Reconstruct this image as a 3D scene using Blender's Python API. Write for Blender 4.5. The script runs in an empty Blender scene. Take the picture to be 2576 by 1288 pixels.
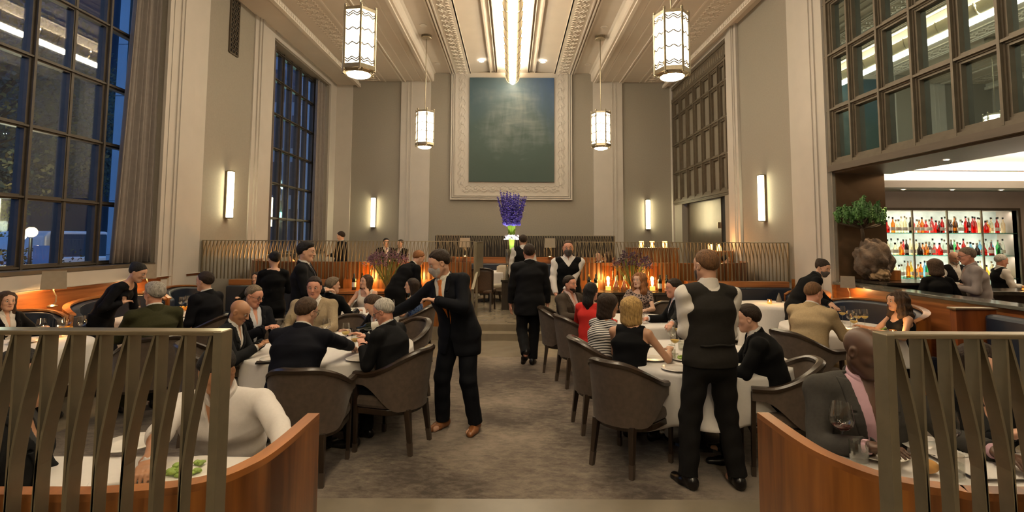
import bpy, math, random
import numpy as np
from mathutils import Vector, Matrix
C = bpy.context.scene.collection
PI = math.pi
RND = random.Random(7)
VOX = 1.0            # voxel multiplier for the figures

# ---------------------------------------------------------------- camera model
F, PX, PY, TH, RO, H = 1300., 1288., 507., math.atan(93/1300.), 0.0045, 1.82
def ray(px, py):
    du, dv = px-PX, py-PY
    a = du*math.cos(RO)+dv*math.sin(RO); b = -du*math.sin(RO)+dv*math.cos(RO)
    c, s = math.cos(TH), math.sin(TH)
    return a, F*c+b*s, F*s-b*c
def onz(px, py, z=0.):
    d = ray(px, py); t = (z-H)/d[2]; return Vector((d[0]*t, d[1]*t, z))
def ony(px, py, y):
    d = ray(px, py); t = y/d[1]; return Vector((d[0]*t, y, H+d[2]*t))
def onx(px, py, x):
    d = ray(px, py); t = x/d[0]; return Vector((x, d[1]*t, H+d[2]*t))

cam = bpy.data.objects.new('camera', bpy.data.cameras.new('camera')); C.objects.link(cam)
c_, s_ = math.cos(TH), math.sin(TH)
r0, f0, u0 = Vector((1,0,0)), Vector((0,c_,s_)), Vector((0,-s_,c_))
rc = r0*math.cos(RO)+u0*math.sin(RO); uc = -r0*math.sin(RO)+u0*math.cos(RO)
M = Matrix((rc, uc, -f0)).transposed().to_4x4(); M.translation = (0,0,H)
cam.matrix_world = M
cam.data.sensor_width = 36; cam.data.lens = F*36/2576; cam.data.shift_y = -137/2576.
cam.data.clip_start = .05; cam.data.clip_end = 300
bpy.context.scene.camera = cam

# ---------------------------------------------------------------- mesh builder
class MB:
    def __init__(s): s.v=[]; s.f=[]
    def add(s, vs, fs):
        b=len(s.v); s.v+= [tuple(p) for p in vs]; s.f+=[tuple(i+b for i in f) for f in fs]; return s
    def box(s, x0,x1,y0,y1,z0,z1):
        return s.add([(x,y,z) for z in (z0,z1) for y in (y0,y1) for x in (x0,x1)],
            [(0,2,3,1),(4,5,7,6),(0,1,5,4),(2,6,7,3),(0,4,6,2),(1,3,7,5)])
    def cbox(s, c, sx,sy,sz, rz=0., tilt=None):
        m=Matrix.Rotation(rz,3,'Z')
        if tilt is not None: m = m@tilt
        vs=[m@Vector((x*sx/2,y*sy/2,z*sz/2))+Vector(c) for z in (-1,1) for y in (-1,1) for x in (-1,1)]
        return s.add(vs,[(0,2,3,1),(4,5,7,6),(0,1,5,4),(2,6,7,3),(0,4,6,2),(1,3,7,5)])
    def bar(s, a, b, w, d, up=(0,0,1)):
        a=Vector(a); b=Vector(b); t=(b-a).normalized(); u=Vector(up)
        x=t.cross(u)
        if x.length<1e-4: x=t.cross(Vector((0,1,0)))
        x.normalize(); y=x.cross(t)
        vs=[p+x*(i*w/2)+y*(j*d/2) for p in (a,b) for i,j in ((-1,-1),(1,-1),(1,1),(-1,1))]
        return s.add(vs,[(3,2,1,0),(4,5,6,7),(0,1,5,4),(1,2,6,5),(2,3,7,6),(3,0,4,7)])
    def tube(s, pts, r, n=8, closed=False):
        pts=[Vector(p) for p in pts]; k=len(pts); rs=r if isinstance(r,(list,tuple)) else [r]*k
        b=len(s.v); pn=None
        for i,p in enumerate(pts):
            if closed: t=pts[(i+1)%k]-pts[i-1]
            else: t=pts[min(i+1,k-1)]-pts[max(i-1,0)]
            t.normalize()
            if pn is None:
                pn=t.orthogonal().normalized()
            pn=(pn-t*pn.dot(t)).normalized(); q=t.cross(pn)
            for j in range(n):
                a=2*PI*j/n; s.v.append(tuple(p+(pn*math.cos(a)+q*math.sin(a))*rs[i]))
        for i in range(k if closed else k-1):
            for j in range(n):
                i2=(i+1)%k
                s.f.append((b+i*n+j,b+i*n+(j+1)%n,b+i2*n+(j+1)%n,b+i2*n+j))
        if not closed:
            s.f.append(tuple(b+j for j in range(n))[::-1]); s.f.append(tuple(b+(k-1)*n+j for j in range(n)))
        return s
    def lathe(s, prof, n=24, c=(0,0,0), cap=True, sx=1., sy=1.):
        b=len(s.v)
        for r,z in prof:
            for j in range(n):
                a=2*PI*j/n; s.v.append((c[0]+r*sx*math.cos(a),c[1]+r*sy*math.sin(a),c[2]+z))
        for i in range(len(prof)-1):
            for j in range(n):
                s.f.append((b+i*n+j,b+i*n+(j+1)%n,b+(i+1)*n+(j+1)%n,b+(i+1)*n+j))
        if cap:
            s.f.append(tuple(b+j for j in range(n))[::-1]); s.f.append(tuple(b+(len(prof)-1)*n+j for j in range(n)))
        return s
    def prism(s, poly, z0, z1):
        n=len(poly); b=len(s.v)
        for z in (z0,z1): s.v+=[(x,y,z) for x,y in poly]
        s.f.append(tuple(b+i for i in range(n))[::-1]); s.f.append(tuple(b+n+i for i in range(n)))
        for i in range(n): s.f.append((b+i,b+(i+1)%n,b+n+(i+1)%n,b+n+i))
        return s
    def extr(s, prof, y0, y1, caps=True):
        'profile of (x,z) points extruded along y'
        n=len(prof); b=len(s.v)
        for y in (y0,y1): s.v+=[(x,y,z) for x,z in prof]
        for i in range(n-1): s.f.append((b+i,b+i+1,b+n+i+1,b+n+i))
        if caps:
            s.f.append((b+n-1,b,b+n,b+2*n-1))
            s.f.append(tuple(b+i for i in range(n))[::-1]); s.f.append(tuple(b+n+i for i in range(n)))
        return s
    def grid(s, fn, nu, nv, cu=False):
        b=len(s.v)
        for i in range(nu):
            for j in range(nv): s.v.append(tuple(fn(i/(nu if cu else nu-1), j/(nv-1))))
        for i in range(nu if cu else nu-1):
            for j in range(nv-1):
                i2=(i+1)%nu
                s.f.append((b+i*nv+j,b+i2*nv+j,b+i2*nv+j+1,b+i*nv+j+1))
        return s
    def ball(s, c, r, nu=12, nv=8):
        c=Vector(c); r=Vector((r,r,r)) if isinstance(r,(int,float)) else Vector(r)
        return s.lathe_s(c,r,nu,nv)
    def lathe_s(s,c,r,nu,nv):
        b=len(s.v)
        for i in range(1,nv):
            t=PI*i/nv
            for j in range(nu):
                a=2*PI*j/nu; s.v.append((c.x+r.x*math.sin(t)*math.cos(a),c.y+r.y*math.sin(t)*math.sin(a),c.z-r.z*math.cos(t)))
        for i in range(nv-2):
            for j in range(nu): s.f.append((b+i*nu+j,b+i*nu+(j+1)%nu,b+(i+1)*nu+(j+1)%nu,b+(i+1)*nu+j))
        s.f.append(tuple(b+j for j in range(nu))[::-1]); s.f.append(tuple(b+(nv-2)*nu+j for j in range(nu)))
        return s
    def build(s, name, mat, parent=None, smooth=False, bevel=0., loc=None):
        me=bpy.data.meshes.new(name); me.from_pydata(s.v,[],s.f); me.validate(); me.update()
        o=bpy.data.objects.new(name,me); C.objects.link(o); me.materials.append(mat)
        if parent is not None: o.parent=parent
        if loc is not None: o.location=loc
        if smooth:
            me.polygons.foreach_set('use_smooth',[True]*len(me.polygons))
        if bevel:
            m=o.modifiers.new('bevel','BEVEL'); m.width=bevel; m.segments=2; m.limit_method='ANGLE'; m.angle_limit=.6
        return o
def smooth_by(o, ang=40):
    me=o.data
    me.polygons.foreach_set('use_smooth',[True]*len(me.polygons))
    try: me.set_sharp_from_angle(angle=math.radians(ang))
    except Exception: pass
    return o
def thing(name, label, cat, loc=(0,0,0), rz=0., group=None):
    o=bpy.data.objects.new(name,None); C.objects.link(o); o.location=loc; o.rotation_euler=(0,0,rz)
    o.empty_display_size=.1
    o['label']=label; o['category']=cat
    if group: o['group']=group
    return o
def tag(o, label, cat, group=None, kind=None):
    o['label']=label; o['category']=cat
    if group: o['group']=group
    if kind: o['kind']=kind
    return o
def struct(o): o['kind']='structure'; return o
def structE(name):
    o=bpy.data.objects.new(name,None); C.objects.link(o); o['kind']='structure'; return o
def dup(root, loc, rz=None, label=None, group=None):
    r=root.copy(); C.objects.link(r); r.location=loc
    if rz is not None: r.rotation_euler=(0,0,rz)
    if label: r['label']=label
    if group: r['group']=group
    for ch in list(root.children):
        c=ch.copy(); C.objects.link(c); c.parent=r
        for g in ch.children:
            d=g.copy(); C.objects.link(d); d.parent=c
    return r

# ---------------------------------------------------------------- materials
MATS={}
def mat(name, col, rough=.6, metal=0., nscale=0., namt=0., bump=0., bscale=None, emit=None, estr=0., spec=None, sheen=0., stretch=None, coat=0.):
    if name in MATS: return MATS[name]
    m=bpy.data.materials.new(name); m.use_nodes=True; nt=m.node_tree; N=nt.nodes; L=nt.links
    b=N['Principled BSDF']; b.inputs['Base Color'].default_value=(*col,1); b.inputs['Roughness'].default_value=rough
    b.inputs['Metallic'].default_value=metal
    if spec is not None: b.inputs['Specular IOR Level'].default_value=spec
    if sheen: b.inputs['Sheen Weight'].default_value=sheen
    if coat: b.inputs['Coat Weight'].default_value=coat; b.inputs['Coat Roughness'].default_value=.12
    if emit: b.inputs['Emission Color'].default_value=(*emit,1); b.inputs['Emission Strength'].default_value=estr
    if namt or bump:
        tc=N.new('ShaderNodeTexCoord'); mp=N.new('ShaderNodeMapping'); L.new(tc.outputs['Object'],mp.inputs[0])
        if stretch: mp.inputs['Scale'].default_value=stretch
        if namt:
            n=N.new('ShaderNodeTexNoise'); n.inputs['Scale'].default_value=nscale; n.inputs['Detail'].default_value=5
            L.new(mp.outputs[0],n.inputs['Vector'])
            r=N.new('ShaderNodeMapRange'); r.inputs['From Min'].default_value=.3; r.inputs['From Max'].default_value=.7
            r.inputs['To Min'].default_value=1-namt; r.inputs['To Max'].default_value=1+namt
            L.new(n.outputs[0],r.inputs[0])
            x=N.new('ShaderNodeVectorMath'); x.operation='SCALE'; x.inputs[0].default_value=col; L.new(r.outputs[0],x.inputs['Scale'])
            L.new(x.outputs[0],b.inputs['Base Color'])
        if bump:
            n2=N.new('ShaderNodeTexNoise'); n2.inputs['Scale'].default_value=bscale or nscale; n2.inputs['Detail'].default_value=3
            L.new(mp.outputs[0],n2.inputs['Vector'])
            bp=N.new('ShaderNodeBump'); bp.inputs['Strength'].default_value=bump; bp.inputs['Distance'].default_value=.01
            L.new(n2.outputs[0],bp.inputs['Height']); L.new(bp.outputs[0],b.inputs['Normal'])
    MATS[name]=m; return m
def emis(name, col, st):
    if name in MATS: return MATS[name]
    m=bpy.data.materials.new(name); m.use_nodes=True; nt=m.node_tree; nt.nodes.clear()
    e=nt.nodes.new('ShaderNodeEmission'); e.inputs[0].default_value=(*col,1); e.inputs[1].default_value=st
    o=nt.nodes.new('ShaderNodeOutputMaterial'); nt.links.new(e.outputs[0],o.inputs[0]); MATS[name]=m; return m
def glassm(name, tint=(1,1,1), refl=1., rough=.0, base=0.):
    'thin glass: tinted transparency with a Fresnel reflection'
    if name in MATS: return MATS[name]
    m=bpy.data.materials.new(name); m.use_nodes=True; nt=m.node_tree; N=nt.nodes; L=nt.links; N.clear()
    t=N.new('ShaderNodeBsdfTransparent'); t.inputs[0].default_value=(*tint,1)
    g=N.new('ShaderNodeBsdfGlossy'); g.inputs['Roughness'].default_value=rough
    fr=N.new('ShaderNodeFresnel'); fr.inputs[0].default_value=1.5
    mu=N.new('ShaderNodeMath'); mu.operation='MULTIPLY_ADD'; mu.inputs[1].default_value=refl; mu.inputs[2].default_value=base; mu.use_clamp=True
    L.new(fr.outputs[0],mu.inputs[0])
    mi=N.new('ShaderNodeMath'); mi.operation='MINIMUM'; mi.inputs[1].default_value=.30; L.new(mu.outputs[0],mi.inputs[0])
    x=N.new('ShaderNodeMixShader'); L.new(mi.outputs[0],x.inputs[0]); L.new(t.outputs[0],x.inputs[1]); L.new(g.outputs[0],x.inputs[2])
    o=N.new('ShaderNodeOutputMaterial'); L.new(x.outputs[0],o.inputs[0]); MATS[name]=m; return m
def wood(name, dark, light, rough=.35, scale=1., axis='Z', coat=.3):
    if name in MATS: return MATS[name]
    m=bpy.data.materials.new(name); m.use_nodes=True; nt=m.node_tree; N=nt.nodes; L=nt.links
    b=N['Principled BSDF']; b.inputs['Roughness'].default_value=rough; b.inputs['Coat Weight'].default_value=coat; b.inputs['Coat Roughness'].default_value=.2
    tc=N.new('ShaderNodeTexCoord'); mp=N.new('ShaderNodeMapping'); L.new(tc.outputs['Object'],mp.inputs[0])
    sc={'Z':(9,9,.7),'X':(.7,9,9),'Y':(9,.7,9)}[axis]; mp.inputs['Scale'].default_value=[q*scale for q in sc]
    n=N.new('ShaderNodeTexNoise'); n.inputs['Scale'].default_value=2.2; n.inputs['Detail'].default_value=7; n.inputs['Distortion'].default_value=.6
    L.new(mp.outputs[0],n.inputs['Vector'])
    mp2=N.new('ShaderNodeMapping'); L.new(tc.outputs['Object'],mp2.inputs[0]); mp2.inputs['Scale'].default_value=[q*scale*.35 for q in sc]
    n3=N.new('ShaderNodeTexNoise'); n3.inputs['Scale'].default_value=2.; n3.inputs['Detail'].default_value=2; L.new(mp2.outputs[0],n3.inputs['Vector'])
    ad=N.new('ShaderNodeMath'); ad.operation='MULTIPLY_ADD'; ad.inputs[1].default_value=.6; L.new(n3.outputs[0],ad.inputs[0]); 
    ml=N.new('ShaderNodeMath'); ml.operation='MULTIPLY'; ml.inputs[1].default_value=.45; L.new(n.outputs[0],ml.inputs[0]); L.new(ml.outputs[0],ad.inputs[2])
    r=N.new('ShaderNodeValToRGB'); r.color_ramp.elements[0].position=.38; r.color_ramp.elements[1].position=.68
    r.color_ramp.elements[0].color=(*dark,1); r.color_ramp.elements[1].color=(*light,1)
    L.new(ad.outputs[0],r.inputs[0]); L.new(r.outputs[0],b.inputs['Base Color'])
    MATS[name]=m; return m

WHITE=mat('plaster_white',(.41,.375,.335),.7,nscale=3,namt=.03,bump=.06,bscale=60)
GREY=mat('plaster_grey',(.235,.208,.172),.75,nscale=30,namt=.04,bump=.1,bscale=90)
CEIL=mat('ceiling_paint',(.56,.50,.435),.8,nscale=2,namt=.03)
CEILW=mat('ceiling_trim',(.64,.58,.51),.7,nscale=3,namt=.02)
BRONZE=mat('bronze_metal',(.16,.125,.08),.42,.75,nscale=14,namt=.12)
BRONZE_D=mat('bronze_dark',(.085,.065,.045),.5,.5,nscale=14,namt=.12)
SLAT=mat('slat_metal',(.225,.192,.132),.42,.55,nscale=20,namt=.08)
STEEL=mat('window_steel',(.055,.045,.035),.5,.3,nscale=10,namt=.15)
NICKEL=mat('nickel_metal',(.42,.36,.26),.3,.9,nscale=18,namt=.08)
WOOD=wood('booth_wood',(.075,.020,.0045),(.36,.13,.026))
WOODH=wood('booth_wood_horizontal',(.13,.040,.009),(.42,.155,.038),axis='Y')
WOODX=wood('band_wood',(.12,.036,.008),(.38,.135,.034),axis='X')
WOODD=wood('dark_wood',(.012,.007,.004),(.035,.020,.011),coat=.2)
LEATHER=mat('navy_leather',(.010,.016,.030),.38,nscale=8,namt=.15,bump=.08,bscale=140)
CLOTH=mat('white_linen',(.66,.62,.58),.85,nscale=40,namt=.02,bump=.06,bscale=400,sheen=.2)
CHINA=mat('white_china',(.72,.68,.62),.18)
UPH=mat('taupe_velvet',(.088,.064,.047),.85,nscale=26,namt=.14,bump=.15,bscale=260,sheen=.12,spec=.2)
BLACKM=mat('black_lacquer',(.008,.007,.006),.3)
BLACK=mat('black_matte',(.006,.006,.006),.8)
GLASS=glassm('drinking_glass',(.93,.93,.9),1.3,.02,.02)
WINDOWG=glassm('window_glass',(.80,.84,.88),.9,.02,.0)
VASEG=glassm('vase_glass',(.8,.8,.76),1.2,.02,.03)
LAMPW=(1.,.80,.52)
# ================================================================ the room
XL, XR, YF, YB, ZC, ZV = -5.98, 5.37, 17.2, -8.5, 7.12, 7.42
# stone floor
def stone_mat():
    m=mat('floor_stone',(.21,.172,.122),.26,nscale=5,namt=.12)
    return m
fl=MB().box(XL-.5,XR+8,YB,9.384,-.2,0); struct(fl.build('floor',stone_mat()))
pl=MB().box(XL-.5,XR+.3,9.67,YF+.3,-.2,.24); struct(pl.build('floor_platform',stone_mat()))
st=MB().box(-.66,1.1,9.384,9.67,-.2,.12); struct(st.build('floor_step',stone_mat()))
st=MB().box(XL-.3,-.66,9.384,9.67,-.2,.2399).box(1.1,XR+.3,9.384,9.67,-.2,.2399); struct(st.build('floor_kerb',stone_mat()))
st=MB().box(XR+.3,XR+8,9.384,16,-.2,0.); struct(st.build('floor_bar',stone_mat()))

struct(MB().box(XL,XR,YB,3.513,0.001,.12).build('floor_front',mat('floor_stone_front',(.15,.125,.088),.4,nscale=5,namt=.12)))  # darker copy of the floor stone, weaker near light put into its colour
# patterned carpet
m=bpy.data.materials.new('carpet_pile'); m.use_nodes=True; nt=m.node_tree; N=nt.nodes; L=nt.links; b=N['Principled BSDF']
b.inputs['Roughness'].default_value=.95; b.inputs['Specular IOR Level'].default_value=.1; b.inputs['Sheen Weight'].default_value=.2
tc=N.new('ShaderNodeTexCoord'); mp=N.new('ShaderNodeMapping'); mp.inputs['Scale'].default_value=(1.,1.9,1); mp.inputs['Rotation'].default_value=(0,0,.5); L.new(tc.outputs['Object'],mp.inputs[0])
n1=N.new('ShaderNodeTexNoise'); n1.inputs['Scale'].default_value=8.5; n1.inputs['Detail'].default_value=12; n1.inputs['Roughness'].default_value=.80; n1.inputs['Distortion'].default_value=.25; L.new(mp.outputs[0],n1.inputs['Vector'])
n2=N.new('ShaderNodeTexNoise'); n2.inputs['Scale'].default_value=.8; n2.inputs['Detail'].default_value=3; L.new(tc.outputs['Object'],n2.inputs['Vector'])
mx=N.new('ShaderNodeMath'); mx.operation='MULTIPLY_ADD'; mx.inputs[1].default_value=.8; L.new(n2.outputs[0],mx.inputs[0])
m2=N.new('ShaderNodeMath'); m2.operation='MULTIPLY_ADD'; m2.inputs[1].default_value=.6; m2.inputs[2].default_value=-.2; L.new(n1.outputs[0],m2.inputs[0]); L.new(m2.outputs[0],mx.inputs[2])
rp=N.new('ShaderNodeValToRGB'); e=rp.color_ramp.elements; e[0].position=.40; e[0].color=(.042,.030,.022,1); e[1].position=.61; e[1].color=(.195,.158,.122,1)
L.new(mx.outputs[0],rp.inputs[0]); L.new(rp.outputs[0],b.inputs['Base Color'])
n3=N.new('ShaderNodeTexNoise'); n3.inputs['Scale'].default_value=220; L.new(tc.outputs['Object'],n3.inputs['Vector'])
bp=N.new('ShaderNodeBump'); bp.inputs['Strength'].default_value=.35; bp.inputs['Distance'].default_value=.006; L.new(n3.outputs[0],bp.inputs['Height']); L.new(bp.outputs[0],b.inputs['Normal'])
cp=MB().box(-4.2,4.4,3.52,8.05,0.0005,.012).build('carpet',m)
tag(cp,'mottled taupe carpet covering the sunken dining floor up to the steps','carpet')

# ---- walls -------------------------------------------------------------
W1=(3.92,8.72); W2=(12.58,16.58); ZS,ZT=1.36,6.78
w=MB(); T=.5
def lw(y0,y1,z0,z1): w.box(XL-T,XL,y0,y1,z0,z1)
lw(YB,W1[0],0,7.6); lw(W1[0],W1[1],0,ZS); lw(W1[0],W1[1],ZT,7.6); lw(W1[1],W2[0],0,7.6)
lw(*W2,0,ZS); lw(*W2,ZT,7.6); lw(W2[1],YF,0,7.6)
struct(w.build('wall_left',GREY))
w=MB()
def rw(y0,y1,z0,z1): w.box(XR,XR+T,y0,y1,z0,z1)
B1=(2.2,8.62); D2=(12.66,17.03); ZO=3.0
rw(YB,B1[0],0,7.6); rw(*B1,6.75,7.6); rw(B1[1],D2[0],0,7.6); rw(*D2,6.85,7.6); rw(D2[1],YF,0,7.6)
rw(D2[0],13.0,0,ZO); rw(16.3,D2[1],0,ZO)
struct(w.build('wall_right',GREY))
struct(MB().box(XL-T,XR+T,YF,YF+.4,0,7.9).build('wall_back',GREY))
struct(MB().box(XL-T,XR+8,YB-.3,YB,-.2,7.9).build('wall_front',GREY))
# pilasters and casings (white)
n=0
def trim(mb, mt=WHITE):
    global n; n+=1
    return struct(mb.build('trim_%d'%n, mt))
def pil_left(y0,y1,p=.06,z0=0,z1=6.979,gro=True):
    mb=MB().box(XL,XL+p,y0,y1,z0,z1); w_=y1-y0
    if gro:
        mb.box(XL,XL+p+.025,y0+w_*.16,y0+w_*.62,z0,z1).box(XL,XL+p+.045,y0+w_*.22,y0+w_*.56,z0,z1)
    trim(mb)
def pil_right(y0,y1,p=.06,z0=0,z1=6.979):
    w_=y1-y0; trim(MB().box(XR-p,XR,y0,y1,z0,z1).box(XR-p-.025,XR,y0+w_*.2,y0+w_*.7,z0,z1).box(XR-p-.045,XR,y0+w_*.28,y0+w_*.62,z0,z1))
trim(MB().box(XL,XL+.03,3.0,8.82,1.155,1.345)); trim(MB().box(XL,XL+.05,8.70,8.795,1.15,6.978)); pil_left(8.80,9.83); pil_left(11.82,12.56,gro=False); pil_left(16.60,17.19,.05,gro=False)
trim(MB().box(XL,XL+.052,8.825,9.0,6.80,6.975)); trim(MB().box(XL,XL+.054,12.565,16.595,6.80,6.975).box(XL,XL+.085,12.57,16.59,6.955,6.978)); trim(MB().box(XL,XL+.053,3.9,8.69,6.80,6.975))
trim(MB().box(XL,XL+.03,11.66,11.815,0,6.978).box(XL+.05,XL+.09,11.9,11.97,0,6.977))
pil_right(8.66,9.76); pil_right(12.02,12.62); trim(MB().box(XR-.05,XR,17.03,17.19,0,6.978))
trim(MB().box(XR-.055,XR,12.63,17.02,6.865,6.975))
def pil_back(x0,x1,z1=ZC,p=.07):
    w_=x1-x0; mb=MB().box(x0,x1,YF-p,YF,0.2,z1)
    for q,r in ((.22,.25),(.34,.37)) if x0<0 else ((.63,.66),(.75,.78)): mb.box(x0+w_*q,x0+w_*r,YF-p-.02,YF,0.2,z1)
    trim(mb)
pil_back(-3.75,-2.76); pil_back(2.72,3.70); trim(MB().box(-5.97,-5.40,YF-.05,YF,.2,7.0))
# moulded plaster frame round the painting
mb=MB(); x0,x1,z0=-2.06,2.0,3.10
mb.box(x0,x1,YF-.05,YF,z0,ZV)
for k,(ins,pr,wd) in enumerate(((0,.11,.045),(.07,.10,.03),(.13,.085,.03))):
    mb.box(x0+ins,x0+ins+wd,YF-pr,YF,z0+ins,ZV); mb.box(x1-ins-wd,x1-ins,YF-pr,YF,z0+ins,ZV); mb.box(x0+ins+wd,x1-ins-wd,YF-pr,YF,z0+ins,z0+ins+wd)
trim(mb)
mb=MB()
for off,amp,ph in ((.27,.035,0),(.31,.035,0),(.45,.03,1.6)):
    for sx in (x0+off,x1-off):
        sg=1 if sx<0 else -1
        mb.tube([(sx+sg*amp*math.sin(2*PI*z/.29+ph),YF-.055,z) for z in np.arange(z0+.4,ZV,.036)],.010,5)
    mb.tube([(x,YF-.055,z0+off+amp*math.sin(2*PI*x/.29+ph)) for x in np.arange(x0+.4,x1-.4,.036)],.010,5)
for z in np.arange(z0+.55,ZV-.1,.29):
    for sx in (x0+.38,x1-.38): mb.ball((sx,YF-.05,z),(.05,.02,.07),10,6)
for x in np.arange(x0+.55,x1-.5,.29): mb.ball((x,YF-.05,z0+.38),(.06,.02,.05),10,6)
trim(mb)
# painting: dark abstract canvas
m=bpy.data.materials.new('oil_paint'); m.use_nodes=True; nt=m.node_tree; N=nt.nodes; L=nt.links; b=N['Principled BSDF']; b.inputs['Roughness'].default_value=.55
tc=N.new('ShaderNodeTexCoord'); sp=N.new('ShaderNodeSeparateXYZ'); L.new(tc.outputs['Object'],sp.inputs[0])
def noise(scale,sc,det=6,dist=0.):
    mp=N.new('ShaderNodeMapping'); mp.inputs['Scale'].default_value=sc; L.new(tc.outputs['Object'],mp.inputs[0])
    q=N.new('ShaderNodeTexNoise'); q.inputs['Scale'].default_value=scale; q.inputs['Detail'].default_value=det; q.inputs['Distortion'].default_value=dist; L.new(mp.outputs[0],q.inputs['Vector']); return q
def mth(op,a,bb,cc=None):
    q=N.new('ShaderNodeMath'); q.operation=op
    for i,t in enumerate((a,bb,cc)):
        if t is None: continue
        if isinstance(t,(int,float)): q.inputs[i].default_value=t
        else: L.new(t,q.inputs[i])
    return q.outputs[0]
nh=noise(1.2,(.7,1,3.6),8,.8); nv=noise(1.4,(3.4,1,.7),8,.6); nb=noise(.55,(1,1,1),3,.6)
zz=mth('MULTIPLY_ADD',sp.outputs[2],.285,0.)      # 0 bottom .. 1 top
g=mth('ADD',zz,mth('MULTIPLY_ADD',nb.outputs[0],.5,-.25))
r1=N.new('ShaderNodeValToRGB'); L.new(g,r1.inputs[0]); el=r1.color_ramp.elements
el[0].position=.12; el[0].color=(.012,.034,.026,1); el[1].position=.95; el[1].color=(.024,.055,.075,1)
q=el.new(.5); q.color=(.018,.042,.038,1)
# pale scumble patch above the middle
n4=noise(1.1,(1,1,1),4,.5); n5=noise(1.3,(1,1,1.4),4,.5)
dx=mth('MULTIPLY',mth('ADD',mth('ADD',sp.outputs[0],-.15),mth('MULTIPLY_ADD',n4.outputs[0],2.6,-1.3)),.75); dz=mth('MULTIPLY',mth('ADD',mth('ADD',sp.outputs[2],-2.2),mth('MULTIPLY_ADD',n5.outputs[0],2.6,-1.3)),.75)
d2=mth('ADD',mth('MULTIPLY',dx,dx),mth('MULTIPLY',dz,dz))
pt=mth('SUBTRACT',1.,d2)
st=mth('ADD',mth('MULTIPLY',nh.outputs[0],1.1),mth('MULTIPLY',nv.outputs[0],.9))
fac=N.new('ShaderNodeMath'); fac.operation='MULTIPLY'; fac.use_clamp=True; L.new(mth('MULTIPLY',pt,1.3),fac.inputs[0]); L.new(mth('SUBTRACT',st,.72),fac.inputs[1])
mxr=N.new('ShaderNodeMix'); mxr.data_type='RGBA'; L.new(fac.outputs[0],mxr.inputs[0]); L.new(r1.outputs[0],mxr.inputs[6]); mxr.inputs[7].default_value=(.135,.155,.15,1)
# blue corner
bc=N.new('ShaderNodeMath'); bc.operation='MULTIPLY'; bc.use_clamp=True
L.new(mth('ADD',mth('MULTIPLY_ADD',sp.outputs[0],.9,-.55),mth('MULTIPLY_ADD',sp.outputs[2],.5,-1.2)),bc.inputs[0]); L.new(nv.outputs[0],bc.inputs[1])
mx2=N.new('ShaderNodeMix'); mx2.data_type='RGBA'; L.new(bc.outputs[0],mx2.inputs[0]); L.new(mxr.outputs[2],mx2.inputs[6]); mx2.inputs[7].default_value=(.03,.07,.18,1)
L.new(mx2.outputs[2],b.inputs['Base Color'])
p=thing('painting','large dark blue-green abstract canvas high on the end wall','painting',(0,YF-.06,3.70))
MB().box(-1.44,1.40,-.055,0,0,3.53).build('canvas',m,p)

# ---- ceiling -----------------------------------------------------------
pr=[(XL-.3,6.98),(-5.2,6.98),(-5.2,ZC),(-2.70,ZC),(-2.66,ZC+.04),(-2.66,ZV-.04),(-2.60,ZV),(-1.43,ZV),(-.9,ZV+.05),(-.55,ZV+.08),(-.5,ZV+.12),(.5,ZV+.12),(.55,ZV+.08),(.9,ZV+.05),(1.43,ZV),(2.60,ZV),(2.66,ZV-.04),(2.66,ZC+.04),(2.70,ZC),(5.15,ZC),(5.15,6.98),(XR+.3,6.98),(XR+.3,7.95),(XL-.3,7.95)]
struct(MB().extr(pr,YB,YF+.02).build('ceiling',CEIL))
mb=MB()
for x,wd,h in ((-3.72,.05,.04),(-3.62,.02,.05),(-3.36,.03,.03),(-3.05,.03,.03),(-2.80,.08,.05),(-4.30,.04,.03)):
    for sg in (-1,1): mb.box(sg*x-wd/2,sg*x+wd/2,YB+.01,YF-.02,ZC-h,ZC+.01)
for x,wd,h in ((2.08,.04,.05),(2.00,.035,.07),(1.92,.03,.06),(1.43,.03,.03),(.74,.05,.06),(.58,.02,.03),(.5,.03,.05)):
    for sg in (-1,1): mb.box(sg*x-wd/2,sg*x+wd/2,YB+.01,YF-.02,ZV-h+(.06 if x<1 else 0),ZV+.14)
mb.box(-1.90,-1.40,YB+.01,YF-.02,ZV-.03,ZV+.02).box(1.40,1.90,YB+.01,YF-.02,ZV-.03,ZV+.02)
trim(mb,CEILW)
mb=MB()   # running ornament
for x,z,a,r,per,ph in ((-1.78,ZV-.04,.05,.014,.30,0),(-1.70,ZV-.04,.05,.014,.30,0),(-1.56,ZV-.04,.035,.012,.15,0),(-4.72,ZC-.005,.06,.016,.30,0),(-4.62,ZC-.005,.06,.016,.30,0),(-4.85,ZC-.005,.03,.012,.15,1),(-4.48,ZC-.005,.02,.02,.15,0)):
    for sg in (-1,1): mb.tube([(sg*(x+a*math.sin(2*PI*y/per+ph)),y,z) for y in np.arange(4.5,YF-.05,per/8)],r,4)
for sg in (-1,1):
    for y in np.arange(4.5,YF-.1,.30): mb.ball((sg*1.62,y,ZV-.04),(.03,.05,.02),6,4); mb.ball((sg*4.66,y+.1,ZC),(.07,.05,.03),6,4)
trim(mb,CEILW)
mb=MB()   # dentils
for sx in (-5.18,5.12):
    mb.box(sx-.05,sx+.05,YB+.01,YF-.02,6.90,7.0)
    for y in np.arange(5,YF-.1,.12): mb.box(sx-.07,sx+.07,y,y+.055,6.93,6.99)
trim(mb,CEILW)

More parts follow.
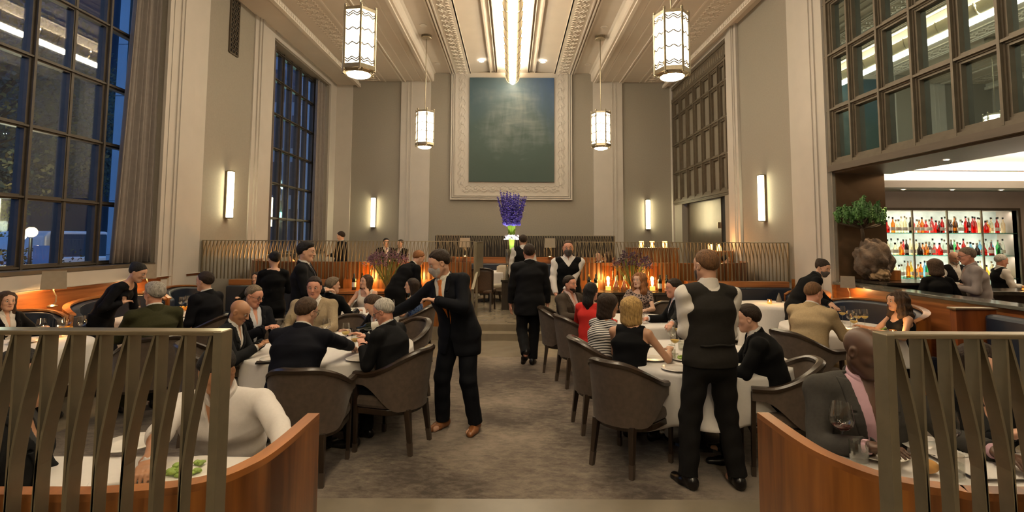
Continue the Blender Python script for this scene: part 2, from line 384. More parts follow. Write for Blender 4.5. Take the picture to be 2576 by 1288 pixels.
# ---- windows on the left -------------------------------------------------
GX=XL-.30
def win_left(k,y0,y1,ys,sill):
    e=structE('window_%d'%k); mb=MB()
    for i,y in enumerate(ys):
        big=(i%2==0)
        t=.055 if big else .035
        mb.box(GX-.05,GX+.05,y-t,y+t,ZS,ZT); mb.box(GX-.09,GX+.09 if big else GX+.06,y-.018,y+.018,ZS,ZT)
    for zz in (ZS+.06,2.32,3.235,4.15,5.065,5.98,ZT-.06):
        mb.box(GX-.045,GX+.045,y0,y1,zz-.035,zz+.035); mb.box(GX-.06,GX+.08,y0,y1,zz-.012,zz+.012)
    mb.build('window_frame',STEEL,e)
    MB().box(GX-.004,GX+.004,y0,y1,ZS,ZT).build('window_glass',WINDOWG,e)
    MB().box(XL-.48,XL+.03,y0-.02,y1+.02,ZS-.02,ZS+.035).build('window_sill',sill,e)
SILL=mat('sill_bronze',(.10,.08,.06),.45,.3,nscale=6,namt=.1)
win_left(1,3.98,8.66,[8.66]+[8.37-.6*i for i in range(8)],SILL); win_left(2,12.62,16.56,[12.62+.5629*i for i in range(8)],SILL)
CURT=mat('curtain_fabric',(.17,.145,.13),.9,nscale=12,namt=.08,bump=.1,bscale=300,sheen=.3)
def curtain(y0,y1,label,amp,nf,x=XL-.10,flare=.0,loose=.0):
    def fn(u,v):
        z=ZS+.05+(ZT-ZS-.08)*v; y=y0+(y1-y0)*u-flare*(1-u)*(1-v)
        a=amp*(1-.25*v)
        xx=x+a*math.sin(u*nf*2*PI+.5*math.sin(3*u+2*v))+.35*a*math.sin(u*nf*4.7*PI+1)+loose*(1-v)*(.5+.5*math.sin(5*u))
        return (xx,y+.012*math.sin(u*nf*2*PI+1.5),z)
    mb=MB().grid(fn,int(nf*16)+1,14)
    o=thing('curtain',label,'curtain')
    s=mb.build('curtain_panel',CURT,o,smooth=True); md=s.modifiers.new('th','SOLIDIFY'); md.thickness=.006
    MB().tube([(x,y0-.1,ZT-.04),(x,y1+.02,ZT-.04)],.014,8).build('curtain_rod',STEEL,o)
curtain(8.10,8.70,'long taupe drape gathered beside the tall window nearest the camera',.055,6,flare=.24)
curtain(12.66,12.98,'narrow taupe drape at the near side of the far left window',.05,3)
curtain(15.75,16.52,'taupe drape gathered at the far side of the far left window',.05,6)

# ---- glazed grids on the right -------------------------------------------
def mirror_mat():
    m=bpy.data.materials.new('dark_reflective_glass'); m.use_nodes=True; nt=m.node_tree; N=nt.nodes; L=nt.links; N.clear()
    d=N.new('ShaderNodeBsdfDiffuse'); d.inputs[0].default_value=(.02,.026,.028,1)
    g=N.new('ShaderNodeBsdfGlossy'); g.inputs['Roughness'].default_value=.015; g.inputs[0].default_value=(.60,.78,.78,1)
    lw=N.new('ShaderNodeLayerWeight'); lw.inputs[0].default_value=.35
    ma=N.new('ShaderNodeMath'); ma.operation='MULTIPLY_ADD'; ma.inputs[1].default_value=.5; ma.inputs[2].default_value=.46; L.new(lw.outputs['Facing'],ma.inputs[0])
    x=N.new('ShaderNodeMixShader'); L.new(ma.outputs[0],x.inputs[0]); L.new(d.outputs[0],x.inputs[1]); L.new(g.outputs[0],x.inputs[2])
    o=N.new('ShaderNodeOutputMaterial'); L.new(x.outputs[0],o.inputs[0]); return m
MIRG=mirror_mat()
PANEG=mat('frosted_pane',(.17,.15,.12),.3,nscale=3,namt=.1)
def win_right(k,y0,y1,ys,zs,fm,glass,deep=.06):
    e=structE('window_%d'%k); mb=MB()
    z0,z1=zs[0],zs[-1]
    for i,y in enumerate(ys):
        t=.04 if 0<i<len(ys)-1 else .075
        mb.box(XR-deep*.4,XR+.06,y-t,y+t,z0-.002,z1+.002); mb.box(XR-deep,XR,y-t*.45,y+t*.45,z0-.003,z1+.003); mb.box(XR-deep*.1,XR+.10,y-t-.03,y+t+.03,z0-.004,z1+.004)
    for i,z in enumerate(zs):
        t=.035 if 0<i<len(zs)-1 else .075
        mb.box(XR-deep*.4+.003,XR+.062,y0-.003,y1+.003,z-t,z+t); mb.box(XR-deep+.004,XR+.002,y0-.004,y1+.004,z-t*.45,z+t*.45); mb.box(XR-deep*.1+.003,XR+.103,y0-.005,y1+.005,z-t-.03,z+t+.03)
    mb.build('window_frame',fm,e)
    MB().box(XR+.055,XR+.07,y0,y1,z0,z1).build('window_glass',glass,e)
    return e
ys=[8.62-.06-.64*i for i in range(10)]; ys=[y for y in ys if y>2.3]
FRAME=mat('bronze_frame',(.105,.083,.057),.5,.25,nscale=9,namt=.12)
win_right(3,2.2,8.62,[8.56,8.02,7.38,6.75,6.12,5.52,4.89,4.26,3.62,2.98,2.30],[3.07,3.99,4.92,5.84,6.70],FRAME,MIRG)
e=win_right(4,12.66,17.03,[16.96,16.30,15.66,15.03,14.40,13.78,13.20,12.74],[3.03,3.97,4.90,5.83,6.36],FRAME,PANEG,.05)
mb=MB().box(XR-.02,XR+.05,12.7,17.0,6.4,6.84)
for y in np.arange(12.8,16.95,.135): mb.ball((XR-.02,y,6.6),(.02,.045,.12),8,6)
mb.box(XR-.05,XR+.02,12.7,17.0,6.4,6.46).box(XR-.05,XR+.02,12.7,17.0,6.76,6.82)
mb.build('window_frieze',FRAME,e)
# beam soffit over the bar opening, with lit bronze edge
BEAM=mat('bronze_beam',(.075,.054,.037),.45,.1,nscale=4,namt=.12,stretch=(6,.6,6))
struct(MB().box(XR+.02,XR+1.0,2.2,8.62,2.93,3.02).box(XR-.07,XR+.019,2.2,8.615,2.955,3.05).build('trim_beam',BEAM))
# doorway under the far grid
DOORP=mat('door_bronze',(.14,.11,.075),.28,.55,nscale=3,namt=.15)
e=structE('door_1')
MB().box(XR+.18,XR+.22,13.7,16.3,.24,3.0).build('door_panel',DOORP,e)
MB().box(XR+.20,XR+.26,13.0,13.7,.24,3.0).build('doorway_dark_sheet',BLACK,e)  # black sheet, the dark of the doorway put into its colour
MB().box(XR+.12,XR+.19,13.78,13.84,2.12,2.28).box(XR+.13,XR+.18,13.80,13.82,2.2,2.22).build('door_handle',NICKEL,e)

# ---- ventilation grille on the left wall ----------------------------------
g=thing('wall_grille','tall narrow bronze ornamental grille high on the left wall','grille',(XL,10.62,5.72))
mb=MB()
for y in (0,.34): mb.box(0,.03,y-.015,y+.015,0,1.2)
for z in (0,1.2): mb.box(0,.03,0,.34,z-.015,z+.015)
for k in range(3):
    for j in range(11):
        y=.06+.11*k; z=.06+.11*j; mb.tube([(.018,y+.045*math.cos(a),z+.045*math.sin(a)) for a in np.linspace(0,2*PI,9)[:-1]],.011,4,closed=True)
mb.build('grille_lattice',BRONZE_D,g); MB().box(0.002,.006,0,.34,0,1.2).build('grille_backing',BLACK,g)
# ================================================================ lights of the room
def lamp(name, typ, loc, power, col=LAMPW, size=.1, spot=None, rot=None, size_y=None):
    l=bpy.data.lights.new(name,typ); l.energy=power; l.color=col
    if typ=='POINT' or typ=='SPOT': l.shadow_soft_size=size
    if typ=='AREA':
        l.size=size
        if size_y: l.shape='RECTANGLE'; l.size_y=size_y
    if typ=='SPOT': l.spot_size=spot; l.spot_blend=.6
    o=bpy.data.objects.new(name,l); C.objects.link(o); o.location=loc
    if rot: o.rotation_euler=rot
    return o
MILK=emis('lantern_milk_glass',(1.,.82,.55),15.)
MILKB=emis('lantern_bottom_glass',(1.,.80,.50),12.)
TUBEW=emis('tube_glow',(1.,.87,.64),24.)
SCON=emis('sconce_glow',(1.,.88,.52),16.)
# hexagonal lanterns
LR,LH=.255,.90
def lantern_proto():
    t=thing('pendant_lantern','','lantern')
    cage=MB(); zig=MB(); gl=MB()
    P=[(LR*math.cos(PI/6+k*PI/3+.35),LR*math.sin(PI/6+k*PI/3+.35)) for k in range(6)]
    cage_p=MB()
    for k in range(6):
        a=Vector((*P[k],0)); b=Vector((*P[(k+1)%6],0))
        cage.bar(a+Vector((0,0,-.02)),a+Vector((0,0,LH+.05)),.034,.034); cage.ball(a+Vector((0,0,LH+.06)),.022,8,6); cage.ball(a+Vector((0,0,-.03)),.02,8,6)
        for z,hh in ((.02,.07),(LH,.05)): cage.bar(a+Vector((0,0,z)),b+Vector((0,0,z)),.03,hh)
        cage.bar(a*.8+Vector((0,0,-.05)),a+Vector((0,0,0)),.04,.03)
        d=(b-a); nrm=Vector(((a+b).x,(a+b).y,0)).normalized()
        off=nrm*.004
        gl.add([a+d*.04+Vector((0,0,.04)),b-d*.04+Vector((0,0,.04)),b-d*.04+Vector((0,0,LH-.02)),a+d*.04+Vector((0,0,LH-.02))],[(0,1,2,3)])
        for z in (.10,.135,.36,.585,.80,.835):
            q=[(0.05,0),(.2,-.03),(.5,.018),(.8,-.03),(.95,0)]; q=[(.04,.012),(.22,-.026),(.5,.02),(.78,-.026),(.96,.012)]
            for (u0,v0),(u1,v1) in zip(q,q[1:]):
                zig.bar(a+d*u0+off+Vector((0,0,z+v0)),a+d*u1+off+Vector((0,0,z+v1)),.012,.017)
    cage.lathe([(LR*.98,.0),(LR*.98,-.02),(LR*.80,-.055),(LR*.70,-.055)],6,(0,0,0),False)
    cage.lathe([(LR*.98,LH),(.05,LH+.05),(.02,LH+.06)],6,(0,0,0),False)
    cage.build('lantern_cage',NICKEL,t,bevel=.004)
    gl.build('glass_panel',MILK,t); zig.build('zigzag_lattice',BRONZE_D,t)
    MB().lathe([(LR*.72,-.05),(LR*.66,-.075),(LR*.45,-.095),(.0,-.10)],24,(0,0,0),False).build('bottom_glass',MILKB,t,smooth=True)
    return t
l0=lantern_proto()
def place_lantern(px,pyb,pyt,pyc,Yd,label,first=False):
    b=ony(px,pyb,Yd)
    global l0
    o=l0 if first else dup(l0,(0,0,0))
    o.location=(b.x,Yd,b.z+.09); o['label']=label; o['group']='hexagonal lanterns hung from the ceiling'
    zt=ZV-(b.z+.09)
    MB().tube([(0,0,LH+.05),(0,0,zt-.03)],.011,8).build('suspension_rod',NICKEL,o)
    MB().lathe([(.13,zt-.075),(.14,zt-.06),(.14,zt-.004),(.12,zt)],24).build('ceiling_canopy',NICKEL,o,smooth=False)
LY1,LY2=7.75,13.95
place_lantern(902,193,40,0,LY1,'large hexagonal lantern hanging nearest on the left of the room',True)
place_lantern(1691,199,45,0,LY1+.05,'large hexagonal lantern hanging nearest on the right of the room')
place_lantern(1068,373,288,0,LY2,'hexagonal lantern hanging far off to the left of the painting')
place_lantern(1512,376,293,0,LY2,'hexagonal lantern hanging far off to the right of the painting')
for sx,lab in ((-1,'hexagonal lantern hanging above the camera on the left, out of the picture'),(1,'hexagonal lantern hanging above the camera on the right, out of the picture')):  # unseen lanterns carrying on the rows, added to light the near half
    o=dup(l0,(sx*2.33,1.55,4.40),None,lab,'hexagonal lanterns hung from the ceiling')
    o=dup(l0,(sx*2.33,-4.65,4.40),None,lab.replace('above the camera','behind the camera'),'hexagonal lanterns hung from the ceiling')
# the emissive panels give the look; the bulbs light the room, so the cages must not shade them: panels let light out themselves
# long glass tube fixture under the ceiling
t=thing('ceiling_light_fixture','long ribbed glass tube chandelier running down the middle of the ceiling','chandelier',(0,0,0))
TZ=ZV-.27
mb=MB(); gm=MB(); hm=MB()
y=-7.9; k=0
while y<16.7:
    y1=min(y+1.62,16.85)
    gm.grid(lambda u,v:(.085*math.cos(u*2*PI),y+(y1-y-.05)*v,TZ-.16+.085*math.sin(u*2*PI)),16,2,True)
    gm.ball((0,y+.0,TZ-.16),(.085,.09,.085),16,8)
    for sg in (-1,1):
        hm.grid(lambda u,v:(sg*(.10+.13*math.sin(u*PI/2)),y+(y1-y-.02)*v,TZ-.14+.26*(1-math.cos(u*PI/2))),7,2)
        hm.grid(lambda u,v:(sg*(.10+.125*math.sin(u*PI/2)),y+(y1-y-.02)*v,TZ-.135+.26*(1-math.cos(u*PI/2))),7,2)
        for yy in (y+.02,y+.55,y+1.1):
            mb=MB(); mb.tube([(sg*(.09+.145*math.sin(u*PI/2)),yy,TZ-.15+.27*(1-math.cos(u*PI/2))) for u in np.linspace(0,1,7)],.013,6)
            mb.ball((sg*.24,yy,TZ+.12),.02,6,4); mb.build('brass_rib',NICKEL,t,smooth=True)
    y=y1
hm.build('glass_shade',mat('ribbed_glass_shade',(.50,.40,.24),.35,.0,nscale=30,namt=.06,emit=(1.,.72,.36),estr=.16),t,smooth=True)
gm.build('light_tube',TUBEW,t,smooth=True)
MB().box(-.16,.16,-7.9,16.8,TZ+.17,ZV+.11).build('mounting_spine',CEILW,t)
for yy in (-5.8,-2.8,.2,3.2,6.2,9.2,12.2,15.2):
    for sg in (-1,1):
        lamp('cove_lamp','AREA',(sg*.185,yy,TZ+.085),72,(1.,.84,.60),.07,rot=(PI,sg*.9,0),size_y=2.9)
# recessed downlights in the ceiling
DL=emis('downlight_glow',(1.,.9,.72),14.)
for k,(px,py,lab) in enumerate(((1211,154,'small lit recessed downlight left of the glass tube chandelier'),(1366,156,'small lit recessed downlight right of the glass tube chandelier'))):
    q=onz(px,py,ZV-.005)
    o=thing('recessed_downlight',lab,'downlight',(q.x,q.y,ZV-.006),0,'recessed downlights'); MB().lathe([(.10,0),(.10,-.008),(.075,-.01)],20,(0,0,0),False).build('trim_ring',CEILW,o); MB().lathe([(.078,-.006),(.03,-.008),(0,-.008)],20,(0,0,0),False).build('lens',DL,o)
for k,(px,py,lab) in enumerate(((1065,64,'unlit recessed downlight in the left ceiling coffer, nearer one'),(1100,160,'unlit recessed downlight in the left ceiling coffer, further one'),(1520,68,'unlit recessed downlight in the right ceiling coffer, nearer one'),(1478,162,'unlit recessed downlight in the right ceiling coffer, further one'))):
    q=onz(px,py,ZV-.005)
    o=thing('recessed_downlight',lab,'downlight',(q.x,q.y,ZV-.006),0,'recessed downlights'); MB().lathe([(.10,0),(.10,-.008),(.06,-.01)],20,(0,0,0),False).build('trim_ring',CEILW,o); MB().lathe([(.062,-.004),(.03,-.004),(0,-.004)],20,(0,0,0),False).build('lens',CHINA,o)
# wall sconces
def sconce(loc, rz, label, back=False):
    t=thing('wall_sconce',label,'sconce',loc,rz,'glowing bar sconces')
    MB().box(-.075,.075,.006,.05,-.49,.49).build('back_plate',BRONZE,t)
    MB().box(-.065,.065,-.075,.012,-.48,.48).build('light_bar',SCON,t,bevel=.012)
    MB().box(-.068,.068,-.078,.02,-.50,-.48).build('end_cap',BRONZE,t); MB().box(-.068,.068,-.078,.02,.48,.50).build('end_cap',BRONZE,t)
sconce((XL+.052,10.78,2.71),PI/2,'glowing white bar sconce on the grey wall right of the tall left window')
sconce((XR-.052,10.93,2.70),-PI/2,'glowing white bar sconce on the grey wall nearest the bar')
sconce((-4.605,YF-.052,2.66),0,'glowing white bar sconce on the end wall left of the painting')
q=ony(1629,540,YF); sconce((q.x,YF-.052,q.z),0,'glowing white bar sconce on the end wall right of the painting')

# ================================================================ metal lattice screens
def lattice(label,xs,xe,Y,z0,z1,zm,axis='x',rail=None,far=False):
    'top rail with flat plates on edge: one upright and one leaning away to meet the foot of the next'
    t=thing('lattice_screen',label,'screen',(0,0,0),0,'bronze lattice screens')
    sgn=1 if xe>xs else -1; sl=MB(); p=.0715; zt=z1-.011; th,dp=(.0064,.020) if not far else (.0085,.014)
    P=(lambda a,z,o:(a,Y+o,z)) if axis=='x' else (lambda a,z,o:(Y+o,a,z))
    N_=13 if not far else 8
    def blade(fa):
        vs=[]
        for i in range(N_):
            z=zt+(z0-zt)*i/(N_-1); a=fa(z)
            vs+=[P(a-th/2,z,-dp),P(a+th/2,z,-dp),P(a+th/2,z,dp),P(a-th/2,z,dp)]
        fs=[(0,1,2,3),tuple(4*(N_-1)+j for j in (3,2,1,0))]
        for i in range(N_-1):
            for j in range(4): fs.append((4*i+j,4*i+4+j,4*i+4+(j+1)%4,4*i+(j+1)%4))
        sl.add(vs,fs)
    n=int(abs(xe-xs)/p)
    for i in range(n):
        a=xs+sgn*(.014+i*p); L_=(p-.012,p-.016,p-.007)[i%3]
        blade(lambda z:a+sgn*(.005+L_*(1-(1-min(1,max(0,(zt-z)/(zt-zm))))**1.6)))
        if i: blade(lambda z:a-sgn*(.003+.005*((zt-z)/(zt-z0))))
    sl.build('slats',SLAT,t)
    x0,x1=min(xs,xe),max(xs,xe); mb=MB()
    if axis=='x': mb.box(x0-.01,x1+.01,Y-dp-.004,Y+dp+.004,z1-.012,z1)
    else: mb.box(Y-dp-.004,Y+dp+.004,x0-.01,x1+.01,z1-.012,z1)
    mb.build('top_rail',rail or SLAT,t,bevel=.003)
    for a in (xs,) if not far else (xs,xe):
        (MB().box(a-.011,a+.011,Y-dp-.006,Y+dp+.006,z0-.03,z1-.002) if axis=='x' else MB().box(Y-dp-.006,Y+dp+.006,a-.011,a+.011,z0-.03,z1-.002)).build('post',SLAT,t,bevel=.002)
    return t
SY=10.0
lattice('long fine bronze zigzag screen behind the dining floor, left of the steps',-.72,-5.95,SY,1.03,1.765,1.33,far=True)
lattice('long fine bronze zigzag screen behind the dining floor, right of the steps',1.22,5.33,SY,1.03,1.765,1.33,far=True)
lattice('fine bronze zigzag screen returning back beside the steps on the left',10.04,12.4,-.70,1.03,1.75,1.33,'y',far=True)
lattice('fine bronze zigzag screen at the far end of the raised floor',-2.2,3.0,15.2,1.30,1.92,1.55,far=True)
# ================================================================ near booths
lattice('bronze lattice screen nearest the camera on the left booth',-.739,-2.35,1.345,.60,1.584,1.20,rail=NICKEL)
lattice('bronze lattice screen nearest the camera on the right booth',.953,2.6,1.345,.60,1.584,1.20,rail=NICKEL)
def catmull(P,n=8):
    P=[Vector(p) for p in P]; out=[]
    Q=[P[0]*2-P[1]]+P+[P[-1]*2-P[-2]]
    for i in range(1,len(Q)-2):
        for k in range(n):
            t=k/n; a,b,c,d=Q[i-1:i+3]
            out.append(.5*((2*b)+(c-a)*t+(2*a-5*b+4*c-d)*t*t+(3*b-a-3*c+d)*t**3))
    out.append(P[-1]); return out
def wallcurve(mb, pts, th, z0, z1, inner):
    'upright curved wall; inner = +1/-1 side of thickness'
    L_=[]; R_=[]
    for i,p in enumerate(pts):
        t=(pts[min(i+1,len(pts)-1)]-pts[max(i-1,0)]).normalized(); nn=Vector((-t.y,t.x))*inner
        L_.append(p); R_.append(p+nn*th)
    poly=L_+R_[::-1]; n=len(poly); k=len(pts); b=len(mb.v)
    for z in (z0,z1): mb.v+=[(q.x,q.y,z) for q in poly]
    for i in range(n): mb.f.append((b+i,b+(i+1)%n,b+n+(i+1)%n,b+n+i))
    for i in range(k-1):
        mb.f.append((b+n+i,b+n+i+1,b+n+n-2-i,b+n+n-1-i)); mb.f.append((b+i,b+n-1-i,b+n-2-i,b+i+1))
    return mb
def near_booth(label, sgn, P):
    pts=catmull([Vector(p) for p in P],6)
    t=thing('booth_partition',label,'booth')
    inn=1 if sgn>0 else -1
    o=wallcurve(MB(),pts,.030,.12,1.13,inn).build('wood_panel',WOOD,t); smooth_by(o,50)
    o=wallcurve(MB(),pts,.045,1.13,1.15,inn).build('cap_rail',WOODH,t); smooth_by(o,50)
    ip=[]
    for i,p in enumerate(pts):
        tt=(pts[min(i+1,len(pts)-1)]-pts[max(i-1,0)]).normalized(); ip.append(p+Vector((-tt.y,tt.x))*inn*.046)
    cut=[p for p in ip if p.y<1.50]
    o=wallcurve(MB(),cut,.05,.42,1.05,inn).build('back_cushion',LEATHER,t); smooth_by(o,50)
    return t
near_booth('curved honey-brown wood booth wall at the bottom left corner',-1,[(-.733,2.032),(-.735,1.756),(-.760,1.59),(-.845,1.465),(-1.04,1.408),(-1.3,1.395),(-2.4,1.395)])
near_booth('curved honey-brown wood booth wall at the bottom right corner',1,[(.957,2.064),(.957,1.793),(.980,1.65),(1.055,1.51),(1.19,1.445),(1.4,1.42),(2.7,1.42)])
# ================================================================ banquettes and service consoles under the long screen
def banquette_run(label,x0,x1,Y,z_seat=.46):
    t=thing('banquette',label,'banquette')
    MB().box(x0,x1,Y+.42,Y+.62,.0,.93).build('back_frame',WOODD,t)
    MB().box(x0,x1,Y+.30,Y+.42,.44,.925).build('back_cushion',LEATHER,t,bevel=.03)
    MB().box(x0,x1,Y-.16,Y+.30,.30,.46).build('seat_cushion',LEATHER,t,bevel=.03)
    MB().box(x0,x1,Y-.10,Y+.42,.0,.30).build('base',WOODD,t)
    MB().box(x0,x1,Y+.40,Y+.64,.93,1.03).build('top_band',WOODX,t)
    return t
banquette_run('straight navy banquette with wood band along the screen at the left',-5.3,-3.35,9.36)
banquette_run('straight navy banquette with wood band along the screen at the right',3.3,5.2,9.36)
# platform booth backs seen through the screens
def back_panel(label,P,z1):
    t=thing('booth_partition',label,'booth')
    pts=catmull([Vector(p) for p in P],6)
    o=wallcurve(MB(),pts,.05,.24,z1-.02,1).build('wood_panel',WOOD,t); smooth_by(o,50)
    o=wallcurve(MB(),pts,.07,z1-.02,z1,1).build('cap_rail',WOODX,t); smooth_by(o,50)
back_panel('long wood booth back behind the left screen',[(-5.75,11.9),(-5.5,11.0),(-5.0,10.55),(-4.0,10.45),(-2.0,10.45),(-.95,10.45)],1.34)
back_panel('long wood booth back behind the right screen',[(1.35,10.45),(2.4,10.45),(4.0,10.45),(4.6,10.6),(5.0,11.0),(5.2,11.8)],1.34)
def console(label,x0,x1,Y0,Y1,top_mat,ztop):
    t=thing('service_console',label,'console')
    MB().box(x0-.03,x1+.03,Y0-.04,Y1,ztop-.05,ztop).build('counter_top',top_mat,t,bevel=.006)
    MB().box(x0,x1,Y0,Y1-.02,.05,ztop-.05).build('carcass',WOODD,t)
    MB().box(x0+.02,x1-.02,Y0+.05,Y1-.05,0,.05).build('plinth',BLACK,t)
    n=max(2,int((x1-x0)/.55)); w_=(x1-x0)/n
    for i in range(n):
        d=MB().box(x0+i*w_+.015,x0+(i+1)*w_-.015,Y0-.02,Y0,.08,ztop-.07).build('door',WOODD if top_mat is not WOODX else WOOD,t)
        MB().box(x0+(i+1)*w_-.06,x0+(i+1)*w_-.045,Y0-.035,Y0-.02,.45,.62).build('handle',NICKEL,d)
STONE=mat('dark_stone',(.03,.024,.018),.18,nscale=9,namt=.3)
console('wood service console with wine bottles under the left screen',-3.25,-.80,9.42,9.92,WOODX,.86)
console('dark stone service console under the right screen with tall flowers',1.30,3.22,9.42,9.92,STONE,.86)
# wood backing lit by the candles
MB_=MB().box(-3.25,-.78,10.05,10.10,.24,1.36); tag(MB_.build('console_backboard',WOOD),'wood backboard behind the left console, lit orange by candles','panel')
MB_=MB().box(1.28,3.25,10.05,10.10,.24,1.36); tag(MB_.build('console_backboard',WOOD),'wood backboard behind the right console, lit orange by candles','panel')
# handrails at the steps
def handrail(label,x):
    t=thing('handrail',label,'handrail')
    MB().box(x-.022,x+.022,9.03,9.07,0.0,.93).build('post',SLAT,t,bevel=.003)
    MB().box(x-.022,x+.022,10.02,10.06,.24,1.16).build('post',SLAT,t,bevel=.003)
    MB().bar((x,9.0,.935),(x,10.08,1.165),.05,.02).build('rail',SLAT,t,bevel=.003)
handrail('bronze stair handrail on the left side of the steps',-.675)
handrail('bronze stair handrail on the right side of the steps',1.12)

# ================================================================ curved booths along the left wall
def wall_booth(label,yc,w_,x_back,x_front,sg,x_seat):
    'half-oval shell, open to the room; sg=+1 opens to +x'
    t=thing('booth_banquette',label,'banquette')
    N_=22; pts=[]
    for i in range(N_+1):
        a=PI*i/N_
        pts.append(Vector((x_front-(x_front-x_back)*math.sin(a)**.8, yc-w_/2*math.cos(a)*1.0)))
    inner=-1 if sg>0 else 1
    def hgt(i): 
        a=PI*i/N_; return .84+.14*math.sin(a)**.6
    # outer shell as grid with varying height
    def sheet(off,z0,th,zofs,nm,mt,zfix=None):
        mb=MB(); b=0
        vs=[]; k=len(pts)
        for i,p in enumerate(pts):
            tt=(pts[min(i+1,k-1)]-pts[max(i-1,0)]).normalized(); nn=Vector((-tt.y,tt.x))*inner
            z1=hgt(i)+zofs
            for q,z in ((p+nn*off,z0),(p+nn*off,z1),(p+nn*(off+th),z1),(p+nn*(off+th),z0)): vs.append((q.x,q.y,z if not zfix else (z if z!=z0 else z1-zfix)))
        fs=[(0,1,2,3),tuple(4*(k-1)+j for j in (3,2,1,0))]
        for i in range(k-1):
            for j in range(4): fs.append((4*i+j,4*i+4+j,4*i+4+(j+1)%4,4*i+(j+1)%4))
        mb.add(vs,fs); o=mb.build(nm,mt,t); smooth_by(o,45); return o
    sheet(0,0,.035,0,'wood_shell',WOOD)
    o=sheet(-.005,0,.075,.022,'wood_rim',WOODH,.022)
    o=sheet(.036,.40,.13,-.015,'back_cushion',LEATHER); md=o.modifiers.new('b','BEVEL'); md.width=.03; md.segments=3
    xa,xb=sorted((x_back+sg*.20,x_seat)); MB().box(xa,xb,yc-w_/2+.05,yc+w_/2-.05,.28,.46).build('seat_cushion',LEATHER,t,bevel=.03)
    xa,xb=sorted((x_back+sg*.06,x_seat-sg*.06)); MB().box(xa,xb,yc-w_/2+.08,yc+w_/2-.08,0,.28).build('base',WOODD,t)
    return t
wall_booth('curved navy booth seat against the left wall, nearest the camera',5.50,1.76,-5.76,-5.40,1,-5.0)
wall_booth('second curved navy booth seat along the left wall',7.30,1.76,-5.76,-5.40,1,-5.0)
wall_booth('third curved navy booth seat along the left wall, by the corner',8.82,1.20,-5.76,-5.40,1,-5.0)
# wood dado along the left wall
struct(MB().box(XL,XL+.05,3.0,9.9,0,1.13).box(XL,XL+.08,3.0,9.9,1.12,1.15).build('baseboard_left',wood('dado_wood',(.15,.043,.012),(.38,.13,.038),axis='Y')))
struct(MB().box(XL,XL+.10,3.0,9.9,1.15,1.155).build('trim_dado',WHITE))
# partition between dining room and bar
t=thing('bar_partition','long low wood wall with polished stone cap dividing dining floor from bar','partition')
MB().box(XR,XR+.10,3.4,8.62,0,1.09).build('wood_panel',wood('partition_wood',(.13,.036,.010),(.36,.12,.034),axis='Y'),t)
MB().box(XR-.05,XR+.28,3.4,8.64,1.09,1.13).build('stone_cap',mat('cap_stone',(.10,.10,.085),.1,nscale=7,namt=.25),t,bevel=.006)
struct(MB().box(XR-.05,XR,8.62,9.9,0,1.08).build('baseboard_right',WOODH))
wall_booth('curved navy booth seat against the bar partition, behind the curly haired woman',7.05,1.9,5.20,4.70,-1,4.55)
wall_booth('curved navy booth seat in the right corner under the screen',8.72,1.15,5.16,4.85,-1,4.75)
t=thing('booth_divider','upright reddish wood divider with stone edge between the right booths','divider',(0,0,0))
MB().box(4.86,5.30,5.72,5.80,0,1.065).build('wood_panel',wood('divider_wood',(.12,.028,.008),(.30,.085,.022)),t)
MB().box(4.84,5.31,5.70,5.82,1.065,1.085).build('stone_edge',NICKEL,t,bevel=.004)
t=thing('banquette','dark leather banquette at the right edge in front of the wood divider','banquette')
MB().box(5.10,5.26,3.6,5.66,.40,1.03).build('back_cushion',LEATHER,t,bevel=.04); MB().box(4.6,5.10,3.6,5.66,.28,.46).build('seat_cushion',LEATHER,t,bevel=.04); MB().box(4.66,5.2,3.6,5.66,0,.28).build('base',WOODD,t)

# ---- bracket lamps of the booths -------------------------------------------
SHADE=mat('metal_shade',(.30,.26,.21),.45,.5,nscale=20,namt=.06)
def booth_lamp(loc,rz,label,pw=7,sc=1.):
    t=thing('booth_lamp',label,'lamp',loc,rz,'square shade bracket lamps on the booths')
    s=sc
    MB().lathe([(.05*s,0),(.055*s,.012*s),(.03*s,.03*s)],16).build('lamp_base',NICKEL,t)
    MB().tube([(0,0,.02*s),(.03*s,0,.06*s),(.03*s,0,.13*s),(0,0,.20*s),(0,0,.26*s)],.008*s,8).build('lamp_stem',NICKEL,t,smooth=True)
    mb=MB(); a,b,c,d=.125*s,.04*s,.22*s,.44*s
    vs=[(x*a*f,y*b*f,z) for f,z in ((1,c),(.93,d)) for x,y in ((-1,-1),(1,-1),(1,1),(-1,1))]
    vs+=[(x*(a-.004)*f,y*(b-.004)*f,z) for f,z in ((1,c),(.93,d)) for x,y in ((-1,-1),(1,-1),(1,1),(-1,1))]
    fs=[]
    for i in range(4):
        j=(i+1)%4; fs+=[(i,j,4+j,4+i),(8+j,8+i,12+i,12+j),(i,8+i,8+j,j),(4+i,4+j,12+j,12+i)]
    mb.add(vs,fs).build('lamp_shade',SHADE,t)
    MB().ball((0,0,.28*s),(.03*s,.03*s,.04*s),10,8).build('bulb',emis('warm_bulb',(1.,.55,.18),12.),t,smooth=True)
    m=Matrix.Rotation(rz,3,'Z'); p=Vector(loc)+m@Vector((0,0,.235*s))
    lamp('booth_bulb','POINT',(p.x,p.y,p.z),pw,(1.,.55,.2),.03)
booth_lamp((-5.68,6.47,.95),math.radians(42),'square metal lamp glowing orange on the left wall booths, nearer of the two',16)
booth_lamp((-5.70,8.14,.95),math.radians(36),'square metal lamp glowing orange on the left wall booths, further one',14)
booth_lamp((5.21,8.08,.905),math.radians(-33),'square metal lamp glowing orange by the white pier at the bar',12,.80)
